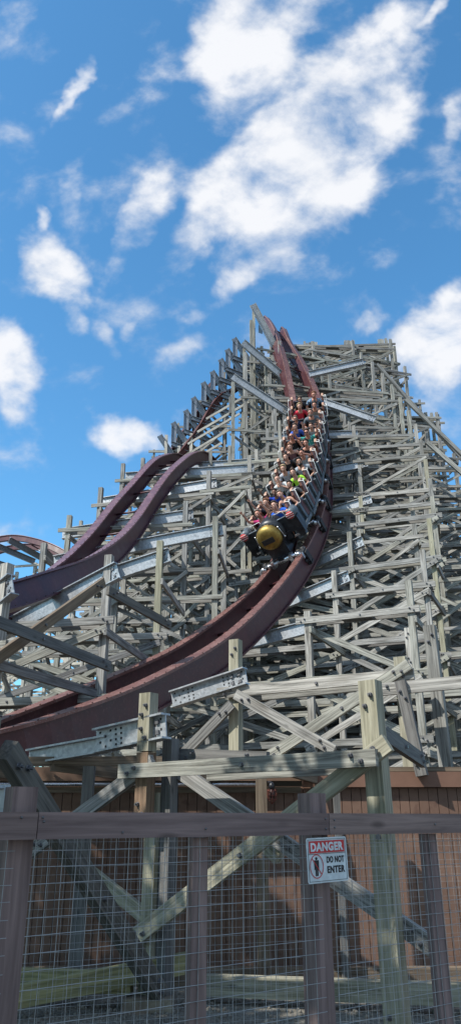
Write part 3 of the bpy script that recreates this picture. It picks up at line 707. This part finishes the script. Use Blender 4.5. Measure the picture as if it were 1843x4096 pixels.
# ---------------------------------------------------------------- ground
def gmat():
    m,nt,b=newmat('gravel');tc=N(nt,'ShaderNodeTexCoord')
    v=N(nt,'ShaderNodeTexVoronoi',i_Scale=38.);nt.links.new(tc.outputs['Object'],v.inputs[0])
    n=N(nt,'ShaderNodeTexNoise',i_Scale=.8,i_Detail=6.);nt.links.new(tc.outputs['Object'],n.inputs[0])
    c=mix(nt,.5,ramp(nt,v.outputs['Color'],[(0,(.06,.055,.045)),(1,(.30,.28,.24))]),ramp(nt,n.outputs[0],[(.35,(.07,.06,.045)),(.65,(.2,.18,.14))]))
    nt.links.new(c,b.inputs['Base Color']);b.inputs['Roughness'].default_value=.95
    bp=N(nt,'ShaderNodeBump',i_Strength=.8,i_Distance=.02);nt.links.new(v.outputs['Distance'],bp.inputs['Height']);nt.links.new(bp.outputs[0],b.inputs['Normal'])
    return m
m=MB();m.add([(-900,-900,0),(900,-900,0),(900,900,0),(-900,900,0)],[(0,1,2,3)]);g=m.build('ground',gmat());tag(g,kind='structure')
m=MB()
for _ in range(1500):
    x=random.uniform(-2.4,3.6);y=random.uniform(6.2,8.8);r=random.uniform(.008,.028)
    m.ell((x,y,r*.3),(r,r*random.uniform(.6,1),r*.7),Matrix.Rotation(random.random()*3,3,'Z'),5,3)
st=m.build('gravel_stones',flat('loose_stone',(.2,.18,.15),.9));tag(st,'loose gravel stones scattered round the post feet','gravel',kind='stuff')
# ---------------------------------------------------------------- the train
S0=cA.L[24*4]
def frame(s):
    c,t,S,U,_=cA.at(s);M=Matrix((-S,-t,U)).transposed().to_4x4();M.translation=c;return M@Matrix.Scale(1.08,4)
PITCH=.895;SR=S0+1.85
train=empty('roller_coaster_train',frame(S0).translation,'black and brown steam-engine styled coaster train with brass boiler nose racing down the maroon track','train')
AX=Matrix.Identity(3)
def car_body(k,M):
    m=MB()
    m.box((0,0,.34),(.60,.80,.05));m.box((0,-.80,.62),(.60,.02,.30));m.box((0,.0,.62),(.60,.02,.26))
    for s in(-1,1): m.box((s*.60,0,.60),(.02,.80,.27))
    m.box((0,0,.18),(.12,.78,.12))
    m.tube([(0,-.95,.2),(0,-.7,.2)],.06,8)
    body=m.build('lead_car' if k==0 else 'passenger_car',BLACK,train,M)
    body['label']='lead car with the brass boiler nose' if k==0 else ORD[k]+' car from the nose'
    def part(mb,nm,mat): return mb.build(nm,mat,body,M)
    for s in(-1,1):
        m=MB();m.box((s*.65,0,.38),(.045,.86,.05))               # lower rail
        for y in(-.78,-.42,.10,.46): m.box((s*.64,y,.68),(.032,.10,.27))
        m.box((s*.64,.84,.62),(.035,.035,.30),Matrix.Rotation(R(s*0),3,'X'))
        part(m,'side_frame',CARGREY)
        for y in(-.61,.27):
            m=MB();m.box((s*.655,y,.70),(.025,.125,.25));part(m,'side_panel',MAROON)
    for y in(.435,-.435):
        for s in(-1,1):
            m=MB()
            m.box((s*.29,y-.02,.52),(.235,.24,.06));m.box((s*.29,y-.27,.86),(.22,.05,.30),Matrix.Rotation(R(8),3,'X'))
            for e in(-1,1): m.box((s*.29+e*.225,y-.18,.95),(.025,.09,.26),Matrix.Rotation(R(8),3,'X'))
            part(m,'seat',SEAT)
            m=MB();poly=[(-.02,.0),(.23,.02),(.21,.30),(.12,.42),(-.02,.42)]
            m.prism([(a,b) for a,b in [(0,0),(.07,0),(.07,.42),(0,.42)]],0,.01)
            m=MB()
            pl=[(-.13,.0),(.16,.0),(.16,.26),(.06,.42),(-.10,.42),(-.13,.36)]
            Mx=Matrix.Rotation(R(90),3,'Z')
            x0=s*.60 if s>0 else s*.60-.0
            m.prism(pl,-.035 ,.035,Mx,(s*.60,y-.20,.95));w_=part(m,'side_wing',WING)
            m=MB();m.prism([(-.135,.30),(-.10,.43),(.06,.43),(.10,.40),(-.06,.38),(-.09,.30)],-.04,.04,Mx,(s*.60,y-.20,.95));part(m,'wing_edge',TAN)
            m=MB();x=s*.665
            m.tube([(s*.62,y-.10,1.35),(x+s*.06,y-.06,1.34),(x+s*.08,y-.04,1.31),(x+s*.08,y+.05,.98),(x+s*.06,y+.06,.955),(s*.66,y+.04,.95)],.013,8)
            m.tube([(s*.62,y-.28,1.33),(x+s*.06,y-.24,1.32),(x+s*.07,y-.06,1.34)],.011,8)
            part(m,'grab_bar',WHITE)
            m=MB();m.box((s*.29,y+.12,.68),(.17,.05,.04),Matrix.Rotation(R(20),3,'X'));m.tube([(s*.29-.0,y+.30,.42),(s*.29,y+.24,.62),(s*.29,y+.13,.69)],.02,8)
            part(m,'lap_bar',SEAT)
    # wheel truck at the front of the car
    m=MB();y=.80 if k else 1.32
    m.tube([(-.56,y,.10),(.56,y,.10)],.068,12)
    for s in(-1,1):
        m.box((s*.30,y,.10),(.05,.10,.10));m.tube([(s*.44,y,.10),(s*.5,y,.10)],.075,12)
    part(m,'axle',CHROME)
    if k==0:
        m=MB();m.box((0,1.1,.14),(.09,.28,.08));part(m,'draw_bar',BLACK)
    for s in(-1,1):
        m=MB()
        m.box((s*.64,y-.02,.09),(.085,.17,.045));m.box((s*.75,y-.02,-.08),(.02,.12,.16));m.box((s*.68,y-.02,-.29),(.09,.12,.025))
        for yy in(-.16,.14):
            m.tube([(s*.58,y+yy,.095),(s*.70,y+yy,.095)],.09,16)       # road wheels
            m.tube([(s*.60,y+yy*.8,-.165),(s*.70,y+yy*.8,-.165)],.05,12)
        part(m,'wheel_assembly',SEAT)
        m=MB()
        for yy in(-.16,.14):
            m.tube([(s*.705,y+yy,.095),(s*.72,y+yy,.095)],.045,12);m.tube([(s*.56,y+yy,.095),(s*.575,y+yy,.095)],.045,12)
        m.ell((s*.60,y+.20,.12),(.10,.06,.09),None,12,8);m.box((s*.70,y+.20,.06),(.03,.05,.09))
        part(m,'wheel_hub',CHROME)
    return body,part
for k in range(6):
    M=frame(SR+PITCH*(2*k+.5))
    body,part=car_body(k,M)
    if k==0:
        m=MB();m.box((0,.86,.86),(.70,.05,.24));m.box((0,1.0,.40),(.30,.22,.20));m.box((0,.90,.58),(.52,.06,.12))
        m.box((0,.86,1.105),(.70,.055,.012));part(m,'front_panel',BLACK)
        m=MB();m.box((0,.862,1.118),(.69,.05,.006));part(m,'panel_trim',CARGREY)
        zc=.86;m=MB()
        m.tube([(0,.60,zc),(0,1.16,zc)],.42,36);part(m,'boiler',BLACK)
        m=MB()
        for q in range(24):
            a=2*math.pi*q/24;m.box((.405*math.cos(a),1.178,zc+.405*math.sin(a)),(.011,.012,.011))
        o=m
        m.tube([(0,1.155,zc),(0,1.172,zc)],.425,36);part(m,'boiler_ring',BLACK)
        m=MB();pr=[(.375,1.17),(.372,1.26),(.355,1.31),(.32,1.36),(.26,1.395),(.18,1.415),(.09,1.425),(0.002,1.428)]
        nu=40;vs=[];fs=[]
        for r_,y_ in pr:
            for i in range(nu): a=2*math.pi*i/nu;vs.append((r_*math.cos(a),y_,zc+r_*math.sin(a)))
        for j in range(len(pr)-1):
            for i in range(nu): fs.append((j*nu+i,j*nu+(i+1)%nu,(j+1)*nu+(i+1)%nu,(j+1)*nu+i))
        m.smooth=True;m.add(vs,fs);m.smooth=False;m.cur=1
        for q in range(10):
            a=2*math.pi*q/10+.2;m.box((.373*math.cos(a),1.215,zc+.373*math.sin(a)),(.004,.045,.004),Matrix.Rotation(-a,3,'Y'))
        part(m,'brass_dome',[GOLD,PLATE])
        m=MB();m.box((.0,1.425,zc-.03),(.185,.016,.075))
        for rr in range(2):
            for q in range(9):
                m.box((-.15+.0375*q,1.445,zc-.065+.066*rr),(.010+.003*((q*7+rr)%3),.006,.024));
            m.box((0,1.443,zc-.105+.15*rr),(.18,.006,.005))
        part(m,'embossed_plate',PLATE)
        for s in(-1,1):
            m=MB();m.tube([(s*.385,1.20,zc+.17),(s*.43,1.22,zc-.16)],.011,8)
            for z_ in(.17,-.16): m.ell((s*(.385 if z_>0 else .43),1.215,zc+z_),(.03,.03,.03),None,8,6)
            part(m,'hinge_rod',CHROME)
            m=MB();m.tube([(s*.80,.55,1.12),(s*.80,.96,1.12)],.135,20);m.tube([(s*.80,.955,1.12),(s*.80,.985,1.12)],.138,20)
            h=part(m,'headlight',CARGREY)
            m=MB();m.tube([(s*.80,.98,1.12),(s*.80,.992,1.12)],.118,20);m.build('lens',RED,h,M)
            m=MB()
            for zz in(-.06,0,.06):
                hw=math.sqrt(.125**2-zz**2);m.tube([(s*.80-hw,1.0,1.12+zz),(s*.80+hw,1.0,1.12+zz)],.008,6)
            m.build('lens_bar',WHITE,h,M)
            m=MB();m.box((s*.80,.78,.74),(.12,.13,.26));m.box((s*.80,.80,.44),(.09,.10,.06))
            for q in range(3): m.box((s*.80,.92,.56+.035*q),(.10,.015,.008))
            part(m,'lamp_pillar',BLACK)
            m=MB();m.tube([(s*.18,.82,1.12),(s*.22,.80,1.28),(s*.56,.80,1.28),(s*.60,.82,1.12)],.011,8);part(m,'front_handle',WHITE)
            m=MB();m.box((s*.66,.97,.50),(.07,.02,.025));part(m,'step',CHROME)
# ---------------------------------------------------------------- riders
def skinmat(n,c):
    m,nt,b=newmat(n);tc=N(nt,'ShaderNodeTexCoord');nn=N(nt,'ShaderNodeTexNoise',i_Scale=18.,i_Detail=3.);nt.links.new(tc.outputs['Object'],nn.inputs[0])
    nt.links.new(ramp(nt,nn.outputs[0],[(.35,tuple(x*.88 for x in c)),(.65,c)]),b.inputs['Base Color']);b.inputs['Roughness'].default_value=.5
    b.inputs['Subsurface Weight'].default_value=.08;b.inputs['Subsurface Radius'].default_value=(.02,.008,.005);return m
SK=[skinmat('skin_fair',(.60,.34,.25)),skinmat('skin_rosy',(.56,.27,.19)),skinmat('skin_tan',(.46,.26,.18)),skinmat('skin_brown',(.24,.12,.08))]
HAIR={'brown':flat('brown_hair',(.07,.04,.025),.7),'dark':flat('dark_hair',(.02,.015,.012),.7),'blond':flat('blond_hair',(.42,.30,.16),.7),'red':flat('red_brown_hair',(.20,.08,.035),.7),'grey':flat('grey_brown_hair',(.20,.15,.12),.7)}
EYE=flat('eye_dark',(.02,.015,.015),.3);LIP=flat('lip_red',(.35,.09,.08),.5);TOOTH=flat('teeth_white',(.75,.73,.68),.4)
def clothmat(n,c,pat=None):
    m,nt,b=newmat(n);tc=N(nt,'ShaderNodeTexCoord');nn=N(nt,'ShaderNodeTexNoise',i_Scale=9.,i_Detail=4.);nt.links.new(tc.outputs['Object'],nn.inputs[0])
    cc=ramp(nt,nn.outputs[0],[(.35,tuple(x*.75 for x in c)),(.65,c)])
    if pat:
        kind,pc=pat
        if kind=='floral': v=N(nt,'ShaderNodeTexVoronoi',i_Scale=16.);f=ramp(nt,v.outputs['Distance'],[(.30,(1,1,1)),(.42,(0,0,0))])
        elif kind=='dots': v=N(nt,'ShaderNodeTexVoronoi',i_Scale=26.);f=ramp(nt,v.outputs['Distance'],[(.18,(1,1,1)),(.25,(0,0,0))])
        else:
            v=N(nt,'ShaderNodeTexWave',i_Scale=6.);v.bands_direction='Z';f=ramp(nt,v.outputs['Fac'],[(.5,(0,0,0)),(.6,(1,1,1))])
        nt.links.new(tc.outputs['Object'],v.inputs[0]);cc=mix(nt,f,cc,pc)
    nt.links.new(cc,b.inputs['Base Color']);b.inputs['Roughness'].default_value=.85
    bp=N(nt,'ShaderNodeBump',i_Strength=.4,i_Distance=.02);nt.links.new(nn.outputs[0],bp.inputs['Height']);nt.links.new(bp.outputs[0],b.inputs['Normal']);return m
SHORTS=clothmat('dark_shorts_cloth',(.05,.055,.08));JEAN=clothmat('grey_shorts_cloth',(.16,.16,.17))
def skin_body(nodes,edges,scale):
    me=bpy.data.meshes.new('b');me.from_pydata([n[0] for n in nodes],edges,[])
    o=bpy.data.objects.new('b',me);col.objects.link(o)
    sm=o.modifiers.new('s','SKIN');sm.use_smooth_shade=True;sm.branch_smoothing=.3
    for i,n in enumerate(nodes):
        d=me.skin_vertices[0].data[i];r=n[1];d.radius=(r*scale,r*scale) if not isinstance(r,tuple) else (r[0]*scale,r[1]*scale)
    me.skin_vertices[0].data[0].use_root=True
    ss=o.modifiers.new('u','SUBSURF');ss.levels=1;ss.render_levels=1
    dg=bpy.context.evaluated_depsgraph_get();dg.update()
    out=bpy.data.meshes.new_from_object(o.evaluated_get(dg));bpy.data.objects.remove(o);return out
def hand(nodes,edges,wi,wp,dirv,palm_n,side,curl=.15):
    """palm and five separate fingers growing from the wrist"""
    f=V(dirv).normalized();pn=V(palm_n);pn=(pn-f*pn.dot(f)).normalized();sd=f.cross(pn)*side   # sd: towards the thumb
    add=lambda p,r,par:(nodes.append((tuple(p),r)),edges.append((par,len(nodes)-1)))[0] or len(nodes)-1
    wp=V(wp);pm=add(wp+f*.045,(.032,.018),wi);kn=add(wp+f*.085,(.034,.014),pm)
    for i,(o,L) in enumerate(((.030,.072),(.010,.080),(-.011,.074),(-.031,.058))):
        sp=(i-1.5)*-.10
        d=(f+sd*sp*1.3).normalized();a=wp+f*.095+sd*o
        a1=add(a,.0105,kn);b1=add(a+d*L*.55+pn*curl*.02,.0098,a1);add(a+d*L+pn*curl*.07,.0082,b1)
    a=wp+f*.035+sd*.040;a1=add(a,.013,pm);b1=add(a+(f*.6+sd*.8).normalized()*.038,.011,a1);add(a+(f*.85+sd*.6).normalized()*.066,.009,b1)
def person(M,label,skin,shirt,hair,armR,armL,style='tee',hl='short',sc_=1.,extra=(),lean=(0,0),hd=(0,0),stout=1.,bald=False):
    """armR/armL: (elbow, wrist, hand direction, palm normal) for image-left (+x) and image-right (-x)"""
    S=sc_*1.1;lx,ly=lean
    nodes=[];edges=[]
    def nd(p,r,par=None):
        nodes.append((tuple(V(p)*S),r if isinstance(r,tuple) else r));
        if par is not None: edges.append((par,len(nodes)-1))
        return len(nodes)-1
    g=stout
    pel=nd((0,0,.06),(.15*g,.11*g));wa=nd((lx*.3,ly*.3,.20),(.135*g,.10*g),pel);ch=nd((lx*.7,ly*.7-.01,.36),(.155*g,.105*g),wa);up=nd((lx,ly-.01,.47),(.13*g,.08*g),ch)
    ne=nd((lx,ly,.545),.052,up);hx,hy=hd
    jaw=nd((lx+hx*.4,ly+.025+hy*.4,.605),(.066,.068),ne);face=nd((lx+hx*.7,ly+.02+hy*.7,.675),(.082,.090),jaw);sk=nd((lx+hx,ly+.005+hy,.740),(.080,.090),face);tp=nd((lx+hx*1.1,ly+hy*1.1,.79),(.048,.055),sk)
    ns=nd((lx+hx*.7,ly+.112+hy*.7,.712),.012,face)
    bones={}
    for s,arm in((1,armR),(-1,armL)):
        sh=nd((lx+s*.165*g,ly-.01,.475),.058,up)
        el_,wr,hdv,pn=arm
        e=nd((s*el_[0],el_[1],el_[2]),.040,sh);fm=nd(((s*(el_[0]*.5+wr[0]*.5)),el_[1]*.5+wr[1]*.5,el_[2]*.5+wr[2]*.5),.036,e)
        w_=nd((s*wr[0],wr[1],wr[2]),.025,fm)
        hand(nodes,edges,w_,V((s*wr[0],wr[1],wr[2]))*S,(s*hdv[0],hdv[1],hdv[2]),pn,s if pn[1]>0 else s)
        bones[s]=(sh,e,w_)
    for s in(1,-1):
        hp=nd((s*.085,.03,.045),.085*g,pel);th=nd((s*.105,.22,.075),.075*g,hp);kne=nd((s*.12,.38,.085),.055,th);cf=nd((s*.12,.37,-.08),.052,kne);an=nd((s*.12,.33,-.24),.034,cf);to=nd((s*.125,.42,-.27),.035,an)
    nP=[V(n[0]) for n in nodes]
    me=skin_body(nodes,edges,S)
    root=link('person',me,skin,None,M)
    tag(root,label,'person','riders on the coaster train')
    TH=R(24)
    RH=Matrix.Rotation(TH,3,'X');PV=V((lx+hx*.75,ly+hy*.75+.01,.70))
    # clothing: shells grown from the body's own faces
    co=[v.co.copy() for v in me.vertices];no=[v.normal.copy() for v in me.vertices]
    def dseg(p,a,b):
        ab=b-a;t=max(0,min(1,(p-a).dot(ab)/max(ab.length_squared,1e-9)));return (p-a-ab*t).length
    segs=[]
    for a,b in edges:
        segs.append((a,b))
    near=[]
    def lab(p):
        best=None;bd=9
        for a,b in segs:
            d=dseg(p,nP[a],nP[b])-.5*(nodes[a][1][0] if isinstance(nodes[a][1],tuple) else nodes[a][1])
            if d<bd: bd=d;best=(a,b)
        return best
    L=[lab(p) for p in co]
    tors={(pel,wa),(wa,ch),(ch,up)}
    shs={(up,bones[1][0]),(up,bones[-1][0])}
    arms={(bones[1][0],bones[1][1]),(bones[-1][0],bones[-1][1])}
    def sel_shirt(i):
        l=L[i];p=co[i]
        if p.z/S<.03 : return False
        if l in tors: return p.z/S<(.50 if style=='tee' else .462) or (.05<abs(p.x/S-lx)<.115)
        if l in shs: return style=='tee' or abs(p.x/S-lx)<.125
        if l in arms and style=='tee':
            a,b=l;t=(p-nP[a]).dot(nP[b]-nP[a])/(nP[b]-nP[a]).length_squared
            return t<.62
        return style=='tee' and l==(up,ne) and p.z/S<.515
    def shell(nm,sel,mat,off):
        keep=[pl for pl in me.polygons if sum(1 for v in pl.vertices if sel(v))>=len(pl.vertices)-0]
        if not keep: return
        idx={};vs=[];fs=[]
        for pl in keep:
            f=[]
            for v in pl.vertices:
                if v not in idx:
                    idx[v]=len(vs);q=co[v]+no[v]*off
                    q+=no[v]*(noise.noise(co[v]*14+V((len(label),0,0)))*.006);vs.append(q)
                f.append(idx[v])
            fs.append(f)
        m2=bpy.data.meshes.new(nm);m2.from_pydata(vs,[],fs)
        for q in m2.polygons: q.use_smooth=True
        return link(nm,m2,mat,root,M)
    shell('shirt',sel_shirt,shirt,.011*S)
    legset=set(range(len(nodes)-12,len(nodes)))
    def sel_short(i):
        l=L[i]
        if l[1] in legset and l[0] in legset|{pel}: return co[i].y/S<.36 and co[i].z/S>-.03
        return l==(pel,wa) and co[i].z/S<.05
    shell('shorts',sel_short,random.choice([SHORTS,JEAN]),.010*S)
    # hair
    m=MB();hc=(PV+RH@V((hx*.25,-.024,.046)))*S
    if not bald:
        m.ell(hc,(.094*S,.104*S,.090*S),RH,14,10)
        if hl=='long': m.ell(hc+V((0,-.045,-.09))*S,(.088*S,.055*S,.14*S),None,12,8)
        if hl=='bun': m.ell(hc+V((0,-.08,.06))*S,(.04*S,.04*S,.04*S),None,10,6)
    else:
        for s in(1,-1): m.ell(hc+V((s*.058,-.03,-.03))*S,(.024*S,.055*S,.04*S),None,8,6)
        m.ell(hc+V((0,-.07,-.03))*S,(.05*S,.025*S,.04*S),None,8,6)
    hm=m.mesh('hair')
    fc=V((lx+hx*.8,ly+hy*.8+.07,.70))*S
    for v in hm.vertices:
        d=noise.noise(v.co*40)*.006;v.co+=(v.co-hc).normalized()*d
        # clear the face
        q=RH.transposed()@(v.co-hc)
        if q.y>.040*S and q.z<.034*S and not bald: q.y=.022*S;v.co=hc+RH@q
    link('hair',hm,HAIR[hair],root,M)
    H=lambda x,y,z: (PV+RH@(V((x,y-.01,z-.70))))*S
    m=MB()
    for s in(1,-1): m.ell(H(s*.028,.092,.700),(.012*S,.007*S,.006*S),RH,8,6)
    for s in(1,-1): m.ell(H(s*.028,.093,.718),(.019*S,.006*S,.0035*S),RH,8,4)
    link('eyes',m.mesh(),EYE,root,M)
    m=MB();m.ell(H(0,.090,.640),(.027*S,.010*S,.013*S),RH,10,6);m.build('mouth',LIP,root,M)
    m=MB();m.ell(H(0,.0955,.643),(.021*S,.008*S,.005*S),RH,10,4);m.build('teeth',TOOTH,root,M)
    m=MB()
    for s in(1,-1): m.ell(H(s*.084,.005,.690),(.010*S,.018*S,.027*S),None,8,6)
    m.build('ears',skin,root,M)
    if 'beard' in extra:
        m=MB();m.ell(H(0,.045,.612),(.066*S,.062*S,.055*S),None,12,8);m.build('beard',HAIR[hair],root,M)
    if 'glasses' in extra or 'shades' in extra:
        m=MB()
        for s in(1,-1): m.box(H(s*.032,.106,.700),(.026*S,.005*S,.016*S))
        m.box(H(0,.106,.705),(.07*S,.004*S,.003*S))
        for s in(1,-1): m.box(H(s*.078,.05,.705),(.003*S,.055*S,.003*S))
        m.build('sunglasses' if 'shades' in extra else 'glasses',SBK,root,M)
    if 'watch' in extra:
        wv=nP[bones[1][2]]; m=MB();m.ell(wv,(.033*S,.033*S,.014*S),None,10,6);m.build('wrist_band',SBK,root,M)
    return root
up_=lambda ox=0,oz=0,oy=0:((.30+ox,.10,.60+oz),(.29+ox*1.6,.16+oy,.86+oz),(.08,.05,1),(0,1,0))
lapp=((.25,.10,.26),(.14,.33,.20),(-.25,.9,-.05),(0,0,-1))
lapw=((.30,.06,.26),(.10,.30,.22),(-.5,.8,0),(0,0,-1))
face_=((.30,.20,.34),(.06,.20,.55),(-.3,-.1,.9),(0,-1,0))
wave_=((.28,.22,.42),(.12,.36,.62),(-.15,.2,1),(0,1,0))
c=clothmat
RD=[ # row, side(+1 image left), label, skin, shirt, hair, arm image-left, arm image-right, kw
 (0,1,'front-row rider in magenta T-shirt with both arms up, left behind the brass boiler',1,c('magenta_cloth',(.50,.03,.17)),'grey',up_(.02),up_(.02,.02),dict(extra=('watch',),hd=(.0,.01))),
 (0,-1,'front-row rider in royal blue T-shirt holding both hands before the face',0,c('royal_blue_cloth',(.01,.11,.60)),'brown',wave_,((.30,.18,.40),(.02,.36,.60),(.1,.2,1),(0,1,0)),dict()),
 (1,1,'second-row red-haired rider in dark top peeking past the blue T-shirt',0,c('dark_navy_cloth',(.02,.02,.04)),'red',up_(.03,.04),lapp,dict(sc_=.96)),
 (1,-1,'second-row rider in light blue sleeveless top smiling to the side',0,c('light_blue_cloth',(.22,.36,.70)),'grey',lapp,lapw,dict(style='tank',hd=(.03,0))),
 (2,1,'third-row child in bright blue shirt with one arm raised',3,c('bright_blue_cloth',(.01,.06,.5)),'dark',up_(.05,.02),lapw,dict(sc_=.88)),
 (2,-1,'third-row young rider in charcoal T-shirt with short dark hair',2,c('charcoal_cloth',(.075,.085,.095)),'dark',lapp,lapw,dict(sc_=.95)),
 (3,1,'fourth-row balding rider in white T-shirt with a hand at the mouth',0,c('white_cloth',(.68,.70,.70)),'grey',lapw,face_,dict(bald=True,stout=1.05)),
 (3,-1,'fourth-row smiling rider in neon yellow-green shirt',0,c('neon_green_cloth',(.42,.82,.06)),'brown',lapp,lapw,dict(hl='bun')),
 (4,1,'fifth-row blond rider in pale grey printed T-shirt',0,c('printed_grey_cloth',(.50,.52,.58),('dots',(.16,.16,.22))),'blond',lapp,lapw,dict()),
 (4,-1,'fifth-row big dark-bearded rider in light grey T-shirt',2,c('light_grey_cloth',(.36,.41,.46)),'dark',lapw,lapw,dict(extra=('beard',),stout=1.28,sc_=1.05)),
 (5,1,'sixth-row laughing rider in black T-shirt',0,c('black_cloth',(.018,.018,.022)),'brown',lapp,lapw,dict()),
 (5,-1,'sixth-row rider reaching one arm over the bearded rider ahead',1,c('pale_grey_cloth',(.42,.44,.46)),'dark',lapp,((.26,.20,.62),(.10,.34,.80),(-.3,.6,.6),(0,1,0)),dict(sc_=.97)),
 (6,1,'seventh-row rider in dusty mauve sleeveless top',0,c('mauve_cloth',(.20,.10,.11)),'red',lapp,lapw,dict(style='tank',hl='bun')),
 (6,-1,'seventh-row dark-haired rider in black spotted sleeveless top',1,c('spotted_black_cloth',(.02,.02,.03),('dots',(.5,.5,.5))),'dark',lapw,lapp,dict(style='tank',hl='bun')),
 (7,1,'eighth-row bald rider with glasses in black tank top',1,c('black_tank_cloth',(.016,.017,.02)),'brown',lapw,lapp,dict(style='tank',bald=True,extra=('glasses',))),
 (7,-1,'eighth-row rider in teal patterned shirt and sunglasses with both arms up',1,c('teal_cloth',(.05,.42,.36),('floral',(.35,.65,.60))),'brown',up_(.05,0),up_(.06,0),dict(extra=('shades',))),
 (8,1,'ninth-row rider in blue T-shirt with orange print looking down',0,c('blue_orange_cloth',(.04,.12,.55)),'brown',lapp,lapw,dict(hl='short')),
 (8,-1,'ninth-row child in white and grey top, small behind raised arms',0,c('white_grey_cloth',(.58,.60,.60),('stripe',(.3,.32,.34))),'brown',up_(.0,-.04),up_(.02,-.04),dict(sc_=.85)),
 (9,-1,'tenth-row broad rider with short beard in slate grey T-shirt',1,c('slate_cloth',(.13,.16,.19)),'grey',lapw,lapw,dict(extra=('beard',),stout=1.22,sc_=1.04)),
 (9,1,'tenth-row dark-haired rider leaning low, half hidden',1,c('navy_cloth',(.02,.03,.09)),'grey',lapp,lapw,dict(sc_=.88,hl='long',lean=(.03,-.02))),
 (10,1,'eleventh-row fair-haired rider in red T-shirt with hands together',0,c('red_cloth',(.65,.03,.06)),'blond',lapw,lapw,dict()),
 (10,-1,'eleventh-row dark-haired rider in pale striped sleeveless top',1,c('striped_cloth',(.5,.47,.42),('stripe',(.08,.07,.08))),'dark',lapw,lapp,dict(style='tank',hl='bun')),
 (11,1,'last-row small rider with only the head showing at the seat pad',2,c('dark_grey_cloth',(.04,.04,.05)),'brown',lapp,lapw,dict(sc_=.9)),
 (11,-1,'last-row big rider in blue and white floral shirt',1,c('floral_cloth',(.10,.20,.34),('floral',(.55,.62,.66))),'red',lapw,lapw,dict(stout=1.2,sc_=1.05)),
]
for r,side,label,sk_,sh__,hair,aR,aL,kw in RD:
    Mc=frame(SR+PITCH*(2*(r//2)+.5));y=.435 if r%2==0 else -.435
    T=Matrix.Translation((side*.285,y-.08,.655))@Matrix.Rotation(R(random.uniform(-7,7)),4,'Z')@Matrix.Rotation(R(random.uniform(-2,3)),4,'X')
    # image-left is local +x
    person(Mc@T,label,SK[sk_],sh__,hair,aR,aL,**kw)
# ---------------------------------------------------------------- unseen trees added out of view to shade the fence and shed
LEAF,nt_,b_=newmat('leaf_green');oi_=N(nt_,'ShaderNodeTexCoord');nn_=N(nt_,'ShaderNodeTexNoise',i_Scale=2.,i_Detail=4.);nt_.links.new(oi_.outputs['Object'],nn_.inputs[0])
nt_.links.new(ramp(nt_,nn_.outputs[0],[(.35,(.03,.06,.015)),(.65,(.08,.13,.035))]),b_.inputs['Base Color']);b_.inputs['Roughness'].default_value=.6
BARK=painted('tree_bark',(.07,.05,.035),(.14,.11,.08),.9,0,9,.5)
def tree(x,y,h,cw,label):
    rt=empty('added_shade_tree',(x,y,0),label,'tree','added unseen shade trees left of the viewpoint')
    m=MB();m.tube([(x,y,-.1),(x+.05,y,h*.25),(x-.05,y+.05,h*.5),(x,y,h*.85)],[.17,.13,.10,.03],10)
    cl=[]
    for k in range(9):
        a=k*2.4;z0=h*(.28+.05*k);L=cw*random.uniform(.5,.8)
        e=V((x+math.cos(a)*L,y+math.sin(a)*L,z0+h*.16));m.tube([(x,y,z0),tuple(e)],[.05,.015],6);cl.append(e)
    m.build('trunk',BARK,rt)
    m=MB()
    for e in cl+[V((x,y,h*.9)),V((x,y,h*.7)),V((x+.4,y-.4,h*.6)),V((x-.4,y+.3,h*.55))]:
        for _ in range(420):
            d=V((random.gauss(0,1),random.gauss(0,1),random.gauss(0,.8)));q=e+d.normalized()*random.random()**.4*cw*.42
            u=V((random.gauss(0,1),random.gauss(0,1),random.gauss(0,1))).normalized();v=u.orthogonal().normalized();s=random.uniform(.08,.17)
            m.add([q-u*s,q+v*s*.5,q+u*s,q-v*s*.5],[(0,1,2,3)])
    m.build('crown',LEAF,rt)
for a in((-3.6,-1.4,6.6,2.0,'leafy unseen tree added for shade, near end of the row at the left'),(-4.6,1.0,7.4,2.1,'leafy unseen tree added for shade, second along the row at the left'),(-5.6,3.2,7.8,2.2,'leafy unseen tree added for shade, middle of the row at the left'),(-7.0,5.4,8.2,2.3,'leafy unseen tree added for shade, far end of the row at the left')):
    tree(*a)
